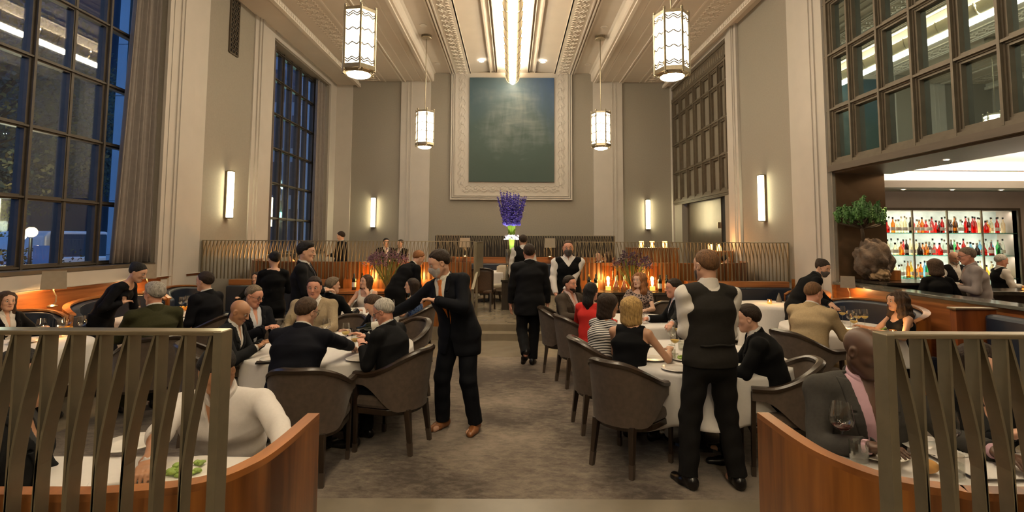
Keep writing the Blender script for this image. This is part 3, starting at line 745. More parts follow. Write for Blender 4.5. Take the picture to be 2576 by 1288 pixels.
# ================================================================ chairs
TIP=mat('leg_tip_wood',(.06,.042,.03),.35)
def chair_proto(hb=.84):
    t=thing('dining_chair','','chair')
    NU=41
    path=[]
    a,b,yf=.285,.27,.24
    tot=2*yf+PI*.28
    def plan(u):     # u 0..1 from right arm tip, around the back, to left tip
        s=u*tot
        if s<yf: return Vector((a,yf-s)),Vector((1,0))
        if s>tot-yf: return Vector((-a,s-(tot-yf))),Vector((-1,0))
        th=(s-yf)/.28
        return Vector((a*math.cos(th),-b*math.sin(th))),Vector((math.cos(th),-math.sin(th))).normalized()
    def prof(u):
        c=abs(u-.5)*2      # 0 at the back, 1 at tips
        f=max(0,min(1,(c-.12)/.72)); f=f*f*(3-2*f)
        zt=hb-(hb-.655)*f
        g=max(0,min(1,(c-.40)/.5)); g=g*g*(3-2*g)
        zb=.36+.215*g
        return zt,zb
    def fn(off):
        def q(u,v):
            p,n=plan(u); zt,zb=prof(u); z=zb+(zt-zb)*v
            k=1.0+.16*max(0,z-.40)
            pp=p*k+n*off; back=max(0,-p.y/b)
            return (pp.x,pp.y-.10*back*max(0,z-.4),z)
        return q
    mb=MB(); o=fn(.0); i=fn(-.045); NV=8
    mb.grid(lambda u,v:o(u,v),NU,NV); nb=len(mb.v)
    mb.grid(lambda u,v:i(u,v),NU,NV)
    k=NU*NV
    for r in range(NU-1):
        A=r*NV+NV-1; B=(r+1)*NV+NV-1; mb.f.append((A,B,B+k,A+k)); A=r*NV; B=(r+1)*NV; mb.f.append((A+k,B+k,B,A))
    for r in range(NV-1):
        mb.f.append((r,r+1,r+1+k,r+k)); q=(NU-1)*NV+r; mb.f.append((q+k,q+1+k,q+1,q))
    s=mb.build('shell_back',UPH,t); smooth_by(s,50)
    # dark wood rail along the top edge, running down the arm fronts into the front legs
    mb=MB(); R=[]
    for j in range(NU):
        u=j/(NU-1); x=fn(-.0225)(u,1.0); R.append(Vector(x))
    vs=[]; 
    for j,p in enumerate(R):
        tt=(R[min(j+1,NU-1)]-R[max(j-1,0)]).normalized(); nn=tt.cross(Vector((0,0,1))).normalized(); up=nn.cross(tt)
        for (x,z) in ((-.032,-.012),(.032,-.012),(.034,.012),(.018,.026),(-.018,.026),(-.034,.012)): vs.append(p+nn*x+up*z)
    m_=6; fs=[tuple(range(m_))[::-1],tuple((NU-1)*m_+q for q in range(m_))]
    for j in range(NU-1):
        for q in range(m_): fs.append((j*m_+q,j*m_+(q+1)%m_,(j+1)*m_+(q+1)%m_,(j+1)*m_+q))
    mb.add(vs,fs); s=mb.build('top_rail',WOODD,t); smooth_by(s,35)
    # seat
    mb=MB(); P=[]
    for j in range(25):
        u=.02+.96*j/24; p,n=plan(u); P.append((p.x*.93,p.y*.93))
    P=[(.255,.27)]+P+[(-.255,.27)]
    s=MB().prism(P,.375,.475).build('seat_cushion',UPH,t,bevel=.03)
    MB().prism([(x*.97,y*.97) for x,y in P],.325,.375).build('seat_frame',WOODD,t,bevel=.006)
    for sx in (-1,1):
        mb=MB(); 
        a0=Vector((sx*.255,.235,.64)); a1=Vector((sx*.243,.245,.0))
        def leg(p,q,w0,w1):
            x=Vector((1,0,0)); y=Vector((0,1,0)); return [p+x*i*w0+y*j*w0 for i,j in ((-1,-1),(1,-1),(1,1),(-1,1))]+[q+x*i*w1+y*j*w1 for i,j in ((-1,-1),(1,-1),(1,1),(-1,1))]
        FS=[(0,1,2,3),(7,6,5,4),(1,0,4,5),(2,1,5,6),(3,2,6,7),(0,3,7,4)]
        g=MB().add(leg(a0,a1,.019,.014),FS).build('leg',WOODD,t,bevel=.004)
        MB().add(leg(Vector((sx*.2431,.245,.07)),Vector((sx*.2425,.245,0)),.0165,.0155),FS).build('leg_tip',TIP,g)
        b0=Vector((sx*.165,-.20,.37)); b1=Vector((sx*.185,-.245,.0))
        g=MB().add(leg(b0,b1,.026,.0155),FS).build('leg',WOODD,t,bevel=.004)
        MB().add(leg(b0+(b1-b0)*.72,b1,.0195,.0165),FS).build('leg_tip',TIP,g)
    return t
CH0=chair_proto(); ch_used=[False]
def chair(x,y,face,label,z=.012):
    rz=math.radians(face-90)
    if not ch_used[0]:
        o=CH0; ch_used[0]=True; o.location=(x,y,z); o.rotation_euler=(0,0,rz)
    else: o=dup(CH0,(x,y,z),rz)
    o['label']=label; o['group']='barrel dining chairs'; return o

# ================================================================ tables
def round_table(x,y,r,label,clabel,drop=.34,z=.012,square=False,top=.735):
    t=thing('dining_table',label,'table',(x,y,z),0,'dining tables under white cloths')
    MB().lathe([(r-.02,top-.035),(r-.01,top-.03),(r-.01,top-.004),(r-.02,top-.002)],40).build('tabletop',WOODD,t)
    MB().lathe([(.05,.05),(.045,.1),(.045,top-.035)],16).build('pedestal',BLACKM,t); MB().lathe([(.32,0),(.31,.02),(.06,.05)],24).build('table_base',BLACKM,t)
    return tablecloth(x,y,r,clabel,drop,z+top)
def tablecloth(x,y,r,label,drop,zt,nf=9,ph=0.):
    rr=random.Random(int(x*100+y*37)); ph=rr.uniform(0,6)
    def fn(u,v):
        a=2*PI*u
        if v<.3: q=r*(v/.3)*1.0; return (q*math.cos(a),q*math.sin(a),.004)
        w=(v-.3)/.7
        # square cloth: longer at four corners
        d=drop*(1+.38*max(0,math.cos(2*(a-.6)))**3)
        fl=(.012+.05*w)*math.sin(nf*a+ph+.6*math.sin(2*a))*w + .035*w*math.sin((nf-4)*a+ph*2)*w
        q=r+.012+.05*w+fl
        return (q*math.cos(a),q*math.sin(a),.004-.006*(1-math.exp(-w*8))-d*w)
    mb=MB(); mb.grid(fn,120,24,True)
    o=mb.build('tablecloth',CLOTH,None,smooth=True,loc=(x,y,zt))
    md=o.modifiers.new('th','SOLIDIFY'); md.thickness=.003; md.offset=1
    tag(o,label,'tablecloth','white tablecloths'); return zt+.007
TA=(-1.80,5.22); TB=(1.72,4.85); TC=(1.72,6.95); TD=(4.35,8.75); TE=(4.05,6.45); TF=(-4.80,5.20); TG=(-4.75,7.05); TH_=(-2.1,7.55)
round_table(*TA,.80,'round dining table left of the aisle, nearest the camera','white cloth on the round table left of the aisle with the wine drinkers')
round_table(*TB,.76,'round dining table right of the aisle, in front of the standing waiter','white cloth on the round table beyond the standing waiter',drop=.36)
round_table(*TC,.62,'round dining table of the curly haired woman','white cloth on the table of the woman with curly red hair')
round_table(*TD,.52,'small round table by the right corner banquette','white floor-length cloth on the empty corner table with one candle',drop=.62)
round_table(*TE,.66,'dining table by the bar partition on the right','white cloth on the table of the man in the tan jacket')
round_table(*TF,.52,'dining table by the first left wall booth','white cloth on the table behind the left screen')
round_table(*TG,.50,'dining table by the second left wall booth','white cloth on the table with yellow flowers by the left wall')
round_table(*TH_,.60,'dining table of the woman in the white dress','white cloth on the table of the woman in the white dress')
# booth tables next to the camera (rectangular tops)
def booth_table(x0,x1,y0,y1,label,clabel,z=.012):
    t=thing('dining_table',label,'table',((x0+x1)/2,(y0+y1)/2,.12),0,'dining tables under white cloths')
    a,b=(x1-x0)/2,(y1-y0)/2
    MB().box(-a+.01,a-.01,-b+.01,b-.01,.70,.733).build('tabletop',WOODD,t); MB().lathe([(.05,.04),(.045,.1),(.045,.70)],16).build('pedestal',BLACKM,t); MB().lathe([(.3,0),(.29,.02),(.06,.04)],20).build('table_base',BLACKM,t)
    pts=[]
    def edge(u):
        P=[(-a,-b),(a,-b),(a,b),(-a,b)]; k=int(u*4)%4; f=u*4-int(u*4); p,q=Vector(P[k]),Vector(P[(k+1)%4]); return p+(q-p)*f
    def fn(u,v):
        p=edge(u)
        if v<.3: q=p*(v/.3); return (q.x,q.y,.736)
        w=(v-.3)/.7; fl=(.01+.03*w)*math.sin(u*2*PI*11)*w; n=Vector((p.x/a,p.y/b)).normalized(); q=p+n*(.01+.03*w+fl); return (q.x,q.y,.735-.28*w)
    mb=MB(); mb.grid(fn,160,16,True); o=mb.build('tablecloth',CLOTH,None,smooth=False,loc=((x0+x1)/2,(y0+y1)/2,.124)); smooth_by(o,60)
    tag(o,clabel,'tablecloth','white tablecloths')
booth_table(-2.05,-.97,1.66,2.37,'booth table inside the bottom left partition','white cloth on the booth table at the bottom left')
booth_table(1.30,2.4,1.70,2.45,'booth table inside the bottom right partition','white cloth on the booth table at the bottom right')
TZ_=.753   # cloth surface height of the round tables

# ================================================================ chairs in place
chair(-1.57,4.12,93,'taupe barrel chair with its back to the camera under the man in the navy suit')
chair(-1.02,4.68,164,'taupe barrel chair seen from behind at the side under the grey haired man')
chair(.955,4.335,45,'taupe barrel chair nearest the camera at the right table, under the blonde woman')
chair(.88,5.12,8,'taupe barrel chair of the woman in the striped blouse')
chair(.86,6.62,15,'taupe barrel chair of the woman in the red top')
chair(.70,7.30,-5,'taupe barrel chair of the bearded man in the brown jacket')
chair(2.16,4.28,166,'taupe barrel chair behind the standing waiter at the right')
chair(3.12,5.62,20,'taupe barrel chair of the man in the tan jacket')
chair(2.28,7.75,-120,'dark barrel chair at the far side of the curly haired woman')
chair(2.42,6.55,160,'barrel chair of the dark haired man in profile beside the waiter')
chair(-2.72,4.86,25,'barrel chair of the bald man in the grey suit at the left table')
chair(-2.55,5.85,-45,'barrel chair of the man with glasses at the left table')
chair(-1.98,6.22,-95,'barrel chair of the man in the beige jacket')
chair(-1.25,6.02,-130,'barrel chair of the man leaning down at the far side of the left table')
chair(-2.60,7.05,45,'barrel chair of the grey haired man seen from behind by the white dress')
chair(-2.30,8.35,-85,'barrel chair of the woman in the white dress')
chair(-1.42,7.55,178,'barrel chair of the woman in the blue dress')
chair(-3.58,5.22,135,'barrel chair of the grey haired man in the olive jacket')
chair(-3.80,6.62,174,'barrel chair of the man in the dark suit by the left wall')

# ================================================================ tableware
def wine_proto(h=.21,r=.043,wine=None,fill=.60):
    t=thing('wine_glass','','wine glass')
    MB().lathe([(.034,0),(.034,.002),(.006,.007),(.0045,.02),(.0045,h*.42),(.012,h*.45)],20,cap=True).build('stem',GLASS,t,smooth=True)
    prof=[(.010,h*.445),(r*.62,h*.49),(r*.93,h*.57),(r,h*.66),(r*.94,h*.80),(r*.78,h)]
    MB().lathe(prof,24,cap=False).build('bowl',GLASS,t,smooth=True)
    if wine:
        MB().lathe([(0,h*.452),(r*.60,h*.495),(r*(.90 if fill>.56 else .78),h*min(fill-.01,.57)),(r*(.93 if fill>.56 else .80),h*fill),(0,h*fill)],24,cap=False).build('wine',wine,t,smooth=False)
    return t
WINEW=mat('white_wine',(.75,.52,.12),.1,emit=None); WINER=glassm('red_wine',(.50,.16,.18),1.,.02,.04)
GP={'white':wine_proto(.215,.043,WINEW),'empty':wine_proto(.20,.046),'red':wine_proto(.235,.056,WINER,.545)}
GUSED={k:False for k in GP}
def wine(kind,x,y,z,label,s=1.):
    if not GUSED[kind]: o=GP[kind]; GUSED[kind]=True; o.location=(x,y,z)
    else: o=dup(GP[kind],(x,y,z))
    o['label']=label; o['group']='wine glasses on the tables'; o.scale=(s,s,s); return o
def tumbler_proto():
    t=thing('water_tumbler','','tumbler'); MB().lathe([(.034,0),(.036,.003),(.038,.09),(.036,.09),(.033,.008),(0,.008)],20,cap=False).build('glass_body',GLASS,t,smooth=False)
    MB().lathe([(0,.010),(.0325,.010),(.0345,.055),(0,.055)],20,cap=False).build('water',glassm('water',(.9,.92,.92),1.,.0,.02),t); return t
TP=tumbler_proto(); TU=[False]
def tumbler(x,y,z,label):
    if not TU[0]: o=TP; TU[0]=True; o.location=(x,y,z)
    else: o=dup(TP,(x,y,z))
    o['label']=label; o['group']='water tumblers on the tables'
def plate(x,y,z,label,r=.12,food=None):
    t=thing('dinner_plate',label,'plate',(x,y,z),0,'plates on the tables')
    MB().lathe([(r*.55,0),(r*.6,.004),(r,.014),(r*.99,.017),(r*.62,.009),(0,.008)],32,cap=False).build('dish',CHINA,t,smooth=True)
    if food:
        rr=random.Random(int(x*1000)); mb=MB()
        for i in range(26):
            a=rr.uniform(0,6.28); q=r*.5*math.sqrt(rr.random()); mb.ball((q*math.cos(a),q*math.sin(a),.014+rr.random()*.012),(rr.uniform(.008,.02),rr.uniform(.008,.02),rr.uniform(.005,.012)),7,5)
        mb.build('food',food,t,smooth=True)
FL=emis('flame',(1.,.62,.22),60.)
VOT=mat('candle_glass',(.75,.45,.18),.25,emit=(1.,.5,.15),estr=1.1)
def votive(x,y,z,label,pw=1.2):
    t=thing('votive_candle',label,'candle',(x,y,z),0,'candles on the tables')
    MB().lathe([(.030,0),(.036,.004),(.038,.03),(.037,.06),(.038,.072),(.035,.072),(.032,.01),(0,.01)],20,cap=False).build('holder',glassm('votive_glass',(1.,.8,.55),1.2,.05,.05),t,smooth=True)
    MB().lathe([(.030,.010),(.030,.032),(0,.034)],16,cap=False).build('wax',VOT,t)
    MB().lathe([(.0005,.034),(.006,.042),(.0045,.052),(.0,.066)],10,cap=False).build('flame',FL,t,smooth=True)
    lamp('candle_light','POINT',(x,y,z+.10),pw,(1.,.55,.2),.02)
GREENS=mat('salad_green',(.22,.32,.06),.6,nscale=40,namt=.3); BROWNF=mat('roast_brown',(.10,.045,.018),.5,nscale=40,namt=.3)
def at(px,py,z=TZ_): return onz(px,py,z)
def W(kind,px,py,label,z=TZ_,s=1.):
    p=at(px,py,z); wine(kind,p.x,p.y,z,label,s)
def TBL(px,py,label,z=TZ_):
    p=at(px,py,z); tumbler(p.x,p.y,z,label)
def PL(px,py,label,z=TZ_,r=.12,food=None):
    p=at(px,py,z); plate(p.x,p.y,z,label,r,food)
# left round table
W('white',869,868,'glass of white wine, taller of the pair before the grey haired man')
W('white',893,888,'glass of white wine, shorter of the pair before the grey haired man')
W('empty',820,850,'empty wine glass in front of the beige jacket')
W('empty',705,850,'empty wine glass beside the left shoulder of the man in navy')
W('empty',722,838,'empty wine glass behind the left shoulder of the man in navy')
TBL(925,872,'tumbler between the hands of the grey haired man')
PL(690,905,'white plate in front of the bald man'); PL(905,905,'white plate in front of the grey haired man')
PL(790,868,'white plate before the man in the beige jacket')
o=MB().cbox((0,0,.006),.15,.08,.012).build('menu_folder',BLACKM); p=at(668,913); o.location=(p.x,p.y,TZ_+.001); o.rotation_euler=(0,0,.3); tag(o,'small dark folder lying on the left round table','menu')
# right round table
W('empty',1690,868,'large empty wine glass beside the wrist with the watch')
W('white',1698,890,'glass of white wine nearest the waiter on the right round table'); W('white',1706,858,'glass of white wine half hidden behind the waiter')
TBL(1689,905,'tumbler of water standing nearest on the right round table'); TBL(1716,880,'tumbler of water left of the waiter, further back')
PL(1722,905,'plate of green salad left of the waiter',food=GREENS); PL(1640,905,'white plate in front of the blonde woman'); PL(1700,930,'white plate nearest the edge of the right round table'); PL(1620,868,'white plate in front of the striped blouse',food=BROWNF)
# red-hair table
PL(1640,806,'round white plate on the table of the curly haired woman',r=.13); W('empty',1612,822,'empty wine glass in front of the curly haired woman')
# corner table
p=at(1936,764); votive(p.x,p.y,TZ_,'lit ribbed glass votive on the empty corner table')
for k,(px,lab) in enumerate(((1960,'grey folded napkin cone on the corner table, left one'),(1992,'grey folded napkin cone on the corner table, right one'))):
    p=at(px,760); o=MB().lathe([(.055,0),(.04,.06),(.02,.12),(.003,.16)],10,cap=True,sy=.6).build('napkin',mat('grey_napkin',(.11,.105,.10),.8),None,smooth=True); o.location=(p.x,p.y,TZ_); tag(o,lab,'napkin','folded napkins on the corner table')
# tan man's table
W('white',2120,812,'glass of white wine at the back left of the tan jacket table'); W('white',2149,835,'glass of white wine nearest on the tan jacket table'); W('white',2176,822,'glass of white wine at the right of the tan jacket table'); W('white',2158,822,'glass of white wine behind the nearest one on the tan jacket table')
W('empty',2140,822,'empty wine glass among the white wines of the tan jacket table')
p=at(2247,846); votive(p.x,p.y,TZ_,'lit ribbed glass votive above the end post of the right screen',1.4)
TBL(2062,806,'tumbler beside the elbow of the man in the tan jacket')
PL(2105,828,'dark plate with roast in front of the tan jacket',food=BROWNF); PL(2085,812,'white plate with bread at the back of the tan jacket table',food=BROWNF); PL(2215,830,'flat plate with greens before the curly dark haired woman',food=GREENS)
o=MB().box(-.06,.06,-.035,.035,0,.05).build('ceramic_box',CHINA,None,bevel=.006); p=at(2130,838); o.location=(p.x,p.y,TZ_); tag(o,'small white ceramic block on the tan jacket table','box')
# left wall tables
W('empty',102,850,'clear wine glass at the left edge table, nearest the woman in the black blazer'); W('empty',150,848,'clear wine glass at the left edge table beside the yellow flowers'); W('empty',168,838,'clear wine glass behind the yellow flowers at the left edge table'); W('empty',204,842,'large clear wine glass at the left edge table, nearest the dark leaning figure')
p=at(130,852); votive(p.x,p.y,TZ_,'lit votive on the left edge table, above the screen rail',1.4)
W('empty',456,782,'clear wine glass behind the candle on the table with yellow flowers'); W('red',340,800,'wine glass in front of the olive jacket man'); W('empty',470,778,'second clear wine glass beyond the yellow flowers')
p=at(445,790); votive(p.x,p.y,TZ_,'lit votive on the table with yellow flowers by the left wall')
PL(455,797,'white plate on the table with yellow flowers'); PL(60,862,'white plate at the left edge table')
p=onz(490,745,.75); 
YEL=mat('yellow_petals',(.75,.34,.02),.6)
def posy(px,py,label,mt,z=TZ_,s=1.):
    p=at(px,py,z); t=thing('flower_posy',label,'flowers',(p.x,p.y,z)); rr=random.Random(px)
    MB().lathe([(.025,0),(.03,.02),(.022,.05),(.02,.05),(0,.01)],14,cap=False).build('bud_vase',CHINA,t,smooth=True)
    mb=MB()
    for i in range(40):
        a=rr.uniform(0,6.28); q=.055*math.sqrt(rr.random())*s; mb.ball((q*math.cos(a),q*math.sin(a),.06+.04*rr.random()),(.014,.014,.009),7,5)
    mb.build('petals',mt,t,smooth=True)
posy(463,790,'small posy of yellow flowers beside a votive by the left wall',YEL); posy(163,846,'small posy of yellow flowers just above the left screen rail',YEL)
# white dress table
W('empty',888,800,'clear wine glass in front of the woman in the white dress'); TBL(905,803,'tumbler in front of the woman in the white dress'); W('empty',985,790,'clear wine glass near the woman in the blue dress'); PL(950,800,'white plate on the white dress woman\'s table')
# near booths
zb=.868
PL(470,1190,'plate with green herbs at the left booth table',zb,.13,GREENS); PL(330,1120,'white plate at the far edge of the left booth table',zb,.12)
W('red',2120,1138,'large glass of red wine before the man in the grey jacket',zb,.92); W('red',2386,1160,'large glass of red wine behind the right screen bars',zb,.92)
TBL(2162,1165,'low clear tumbler beside the red wine at the right booth',zb); TBL(2400,1200,'clear tumbler behind the right screen bars',zb)
PL(2200,1140,'white plate before the man in the grey jacket',zb,.13,BROWNF); PL(2350,1130,'white plate further right at the right booth table',zb,.13)
o=MB().grid(lambda u,v:(-.18+.36*u,-.14+.28*v,.006*math.sin(u*90)*math.sin(v*70)),40,32).build('woven_napkin',CLOTH,None,smooth=True); p=at(2490,1165,zb+.012); o.location=(p.x,p.y,zb+.012); o.modifiers.new('t','SOLIDIFY').thickness=.004; tag(o,'textured white napkin on the right booth table','napkin')
p=at(2330,1190,zb); o=thing('bread_roll','golden bread roll behind the second bar of the right screen','bread',(p.x,p.y,zb)); MB().ball((0,0,.028),(.05,.035,.028),16,10).build('crust',mat('bread_crust',(.45,.24,.07),.6,nscale=20,namt=.2),o,smooth=True)
p=at(300,1215,zb); o=MB().cbox((0,0,.008),.20,.05,.016,.5).build('folded_napkin',CLOTH,None,bevel=.006); o.location=(p.x,p.y,zb); tag(o,'folded white napkin near the arm at the left booth table','napkin')

# ================================================================ consoles: bottles, hurricanes, flowers
CZ=.86
DKG=mat('bottle_dark_glass',(.008,.012,.006),.08); LAB=mat('paper_label',(.62,.58,.50),.7); FOILY=mat('yellow_foil',(.55,.33,.05),.35,.4)
def bottle_proto(foil=DKG,hh=.30):
    t=thing('wine_bottle','','bottle')
    MB().lathe([(.036,0),(.038,.006),(.038,.19),(.034,.21),(.016,.235),(.0145,.30)],20).build('bottle_glass',DKG,t,smooth=True)
    MB().lathe([(.0148,.245),(.0155,.25),(.0155,.302),(0,.303)],14,cap=False).build('foil_cap',foil,t,smooth=True)
    MB().lathe([(.0386,.055),(.0386,.145)],20,cap=False).build('paper_label',LAB,t,smooth=True); return t
bp=bottle_proto(); bpy_=bottle_proto(FOILY); bu=[False,False]
def bottle(k,px,Y,label):
    q=ony(px,700,Y); pr_=(bp,bpy_)[k]
    if not bu[k]: o=pr_; bu[k]=True; o.location=(q.x,Y,CZ)
    else: o=dup(pr_,(q.x,Y,CZ))
    o['label']=label; o['group']='wine bottles on the consoles'
bottle(0,891,9.62,'wine bottle with white label on the left console, left of the woman in white'); bottle(0,911,9.72,'wine bottle on the left console behind the woman in white')
bottle(1,1482,9.66,'wine bottle with yellow foil on the right console'); bottle(0,1499,9.72,'wine bottle right of the yellow foil one'); bottle(0,1660,9.62,'wine bottle with white label right of the right hurricane lamp'); bottle(0,1677,9.64,'wine bottle with white label furthest right on the right console')
q=ony(976,806,5.30); o=dup(bp,(q.x,5.24,q.z-.02),None,'dark wine bottle held tilted by the man in the orange tie','wine bottles on the consoles'); o.rotation_euler=(0,-math.radians(100),0)
q=onz(1031,772,.753); dup(bpy_,(q.x,q.y,.754),None,'wine bottle standing on the table of the woman in the blue dress','wine bottles on the consoles')
HURG=glassm('hurricane_glass',(.95,.74,.46),1.1,.06,.02)
def hurricane(px,Y,label):
    q=ony(px,700,Y); t=thing('hurricane_lamp',label,'candle lamp',(q.x,Y,CZ),0,'hurricane candle lamps')
    MB().lathe([(.085,0),(.09,.005),(.10,.20),(.115,.46)],24,cap=False).build('glass_chimney',HURG,t,smooth=True)
    MB().lathe([(.09,0),(.09,.01),(0,.01)],20,cap=False).build('foot',NICKEL,t)
    MB().lathe([(.05,.01),(.05,.08),(0,.082)],16,cap=False).build('candle',VOT,t)
    MB().lathe([(.002,.085),(.022,.125),(.024,.15),(.013,.20),(.0,.27)],10,cap=False).build('flame',emis('big_flame',(1.,.62,.2),55.),t,smooth=True)
    lamp('hurricane_light','POINT',(q.x,Y-.02,CZ+.22),12,(1.,.60,.25),.05)
hurricane(922,9.75,'glass hurricane lamp with flame behind the woman in white'); hurricane(1050,9.75,'glass hurricane lamp half hidden by the man in the orange tie'); hurricane(1530,9.70,'glass hurricane lamp with flame, left of the tall flowers'); hurricane(1641,9.70,'glass hurricane lamp with flame, right of the tall flowers')
def carafe(px,Y,label):
    q=ony(px,700,Y); t=thing('glass_carafe',label,'carafe',(q.x,Y,CZ),0,'clear carafes on the right console')
    MB().lathe([(.05,0),(.065,.02),(.062,.08),(.025,.17),(.016,.22),(.02,.30)],20,cap=False).build('carafe_glass',VASEG,t,smooth=True)
    MB().lathe([(0,.0),(.048,.002),(.061,.02),(.059,.07),(0,.07)],16,cap=False).build('water',glassm('water2',(.85,.85,.8),1.,0,.03),t)
carafe(1550,9.6,'clear glass carafe beside the left hurricane lamp'); carafe(1570,9.55,'tall clear carafe in front of the flower stems'); carafe(1603,9.75,'clear carafe right of the flower stems'); carafe(1622,9.72,'clear carafe beside the right hurricane lamp')
PURP=mat('purple_sprigs',(.045,.018,.05),.7,nscale=60,namt=.5); STEMG=mat('stem_green',(.06,.11,.03),.6); LAV=mat('mauve_sprigs',(.12,.06,.10),.7,nscale=60,namt=.4)
def sprays(loc,label,R_,Hh,stem_h,n,mt,seed,vase=True):
    t=thing('flower_arrangement',label,'flowers',loc); rr=random.Random(seed)
    if vase: MB().lathe([(.05,0),(.06,.01),(.055,.18),(.07,.26)],20,cap=False).build('glass_vase',VASEG,t,smooth=True)
    sm=MB(); fm=MB()
    for i in range(n):
        a=rr.uniform(0,6.28); q=math.sqrt(rr.random()); tip=Vector((R_*q*math.cos(a),R_*.7*q*math.sin(a),stem_h+Hh*(1-.55*q*q)*rr.uniform(.65,1)))
        sm.tube([(0,0,.02),(tip.x*.25,tip.y*.25,stem_h*.55),tuple(tip)],.0035,4)
        for k in range(9):
            c=tip+Vector((rr.gauss(0,.03),rr.gauss(0,.03),rr.gauss(-.01,.035))); fm.ball(c,(rr.uniform(.008,.018),rr.uniform(.008,.018),rr.uniform(.008,.02)),5,4)
    sm.build('stems',STEMG,t); fm.build('blossoms',mt,t); return t
q=ony(1590,700,9.82); sprays((q.x,9.82,CZ),'tall loose purple flower arrangement between two hurricane lamps',.42,.42,.30,60,PURP,3)
q=ony(972,700,9.82); sprays((q.x,9.82,CZ),'loose dusky mauve flower arrangement above the bending man',.42,.45,.32,60,LAV,5)
# tall central delphinium arrangement standing on a pedestal on the raised floor
q=ony(1287,640,11.8); PX_=q.x
t=thing('pedestal_stand','dark wood pedestal carrying the tall central flowers','pedestal',(PX_,11.8,.24))
MB().box(-.22,.22,-.22,.22,.0,.62).build('pedestal_body',WOODD,t); MB().box(-.24,.24,-.24,.24,.62,.66).build('pedestal_top',STONE,t)
t=thing('flower_vase_display','tall central arrangement of blue delphiniums over white blooms in glass vases','flowers',(PX_,11.8,.90))
MB().lathe([(.14,0),(.145,.01),(.13,.30),(.15,.68),(.145,.68),(.125,.30),(.13,.02),(0,.02)],28,cap=False).build('vase_cylinder',VASEG,t,smooth=True)
MB().lathe([(.04,.42),(.05,.58),(.10,.94),(.125,1.02)],24,cap=False).build('vase_cone',VASEG,t,smooth=True)
MB().lathe([(.09,1.02),(.10,1.10),(.095,1.20),(.14,1.38)],24,cap=False).build('vase_top',VASEG,t,smooth=True)
rr=random.Random(11); sm=MB(); wm=MB(); bm=MB(); pm=MB()
GLOWG=mat('lit_green_stems',(.25,.42,.03),.5); BLUEF=mat('delphinium_blue',(.10,.075,.52),.65,nscale=40,namt=.5); BLUED=mat('delphinium_dark',(.05,.04,.24),.7,nscale=40,namt=.4); WBL=mat('white_blossom',(.62,.58,.66),.6)  # vase stems greener and brighter than the others, uplight put into their colour
for i in range(46):
    a=rr.uniform(0,6.28); q=math.sqrt(rr.random())
    sm.tube([(.015*math.cos(a),.015*math.sin(a),.20),(.03*q*math.cos(a),.03*q*math.sin(a),.53),(.11*q*math.cos(a),.11*q*math.sin(a),1.34)],.0045,4)
    for k in range(5): wm.ball((.15*q*math.cos(a)+rr.gauss(0,.02),.15*q*math.sin(a)+rr.gauss(0,.02),0.90+.10*rr.random()),(.02,.02,.014),6,4)
    sm.tube([(.06*q*math.cos(a),.06*q*math.sin(a),.98),(.08*q*math.cos(a),.08*q*math.sin(a),1.16),(.13*q*math.cos(a),.13*q*math.sin(a),1.34)],.0045,4)
for i in range(78):
    a=rr.uniform(0,6.28); q=math.sqrt(rr.random()); bx,by=.16*q*math.cos(a),.16*q*math.sin(a); tx,ty=.345*q*math.cos(a),.345*q*math.sin(a); h1=1.78+.22*rr.random()
    for k in range(22):
        f=k/21; p=Vector((bx+(tx-bx)*f,by+(ty-by)*f,1.24+(h1-1.24)*f)); s=.036*(1-.55*f); mbx=bm if rr.random()<.95-.62*f else pm
        mbx.ball(p+Vector((rr.gauss(0,.018*(1.1-f)),rr.gauss(0,.018*(1.1-f)),rr.gauss(0,.01))),(s,s,s*.7),6,4)
        if rr.random()<.16: wm.ball(p+Vector((rr.gauss(0,.03),rr.gauss(0,.03),0)),(.011,.011,.009),5,4)
sm.build('stems',GLOWG,t); wm.build('white_blossoms',WBL,t); bm.build('blue_blossoms',BLUEF,t); pm.build('petal_tips',BLUED,t)
lamp('vase_uplight','SPOT',(PX_,11.0,1.15),160,(1.,.97,.85),.05,math.radians(34),(math.radians(132),0,0))

# ================================================================ raised floor behind the screens
def far_table(x,y,label,clabel,cl):
    round_table(x,y,.5,label,clabel,.32,.24); votive(x+.05,y-.1,.24+.742,cl,2.)
def glow_candle(x,y,z,label):
    t=thing('candle_lantern',label,'candle',(x,y,z),0,'orange candle lanterns on the raised floor')
    MB().lathe([(.05,0),(.055,.01),(.055,.15),(.05,.15)],16,cap=False).build('holder',mat('amber_glass',(.8,.35,.06),.3,emit=(1.,.42,.08),estr=5.),t,smooth=True)
    MB().lathe([(.045,0),(.045,.07),(0,.07)],12,cap=False).build('wax',VOT,t)
    lamp('candle_light','POINT',(x,y-.08,z+.16),4,(1.,.5,.16),.05)
def back_booth(x0,x1,y,label):
    t=thing('banquette',label,'banquette')
    MB().box(x0,x1,y+.3,y+.4,.24,1.28).build('back_frame',WOODX,t); MB().box(x0,x1,y+.2,y+.3,.66,1.10).build('back_cushion',LEATHER,t,bevel=.03); MB().box(x0,x1,y-.2,y+.2,.52,.68).build('seat_cushion',LEATHER,t,bevel=.03); MB().box(x0,x1,y-.15,y+.3,.24,.52).build('base',WOODD,t)
back_booth(-2.2,3.0,14.75,'long navy banquette under the far screen of the raised floor')
t=thing('booth_partition','dark panel added behind the far zigzag screen to darken its background','booth'); MB().box(-2.3,3.1,15.55,15.75,.24,1.90).build('dark_panel',mat('dark_backing',(.022,.018,.015),.8),t)  # added panel, darkens the view through the far screen
booth_lamp((-1.35,14.98,1.285),0,'square lamp glowing orange on the far banquette, left of the flowers',9,1.25)
booth_lamp((1.10,14.98,1.285),0,'square lamp glowing orange on the far banquette, right of the flowers',9,1.25)
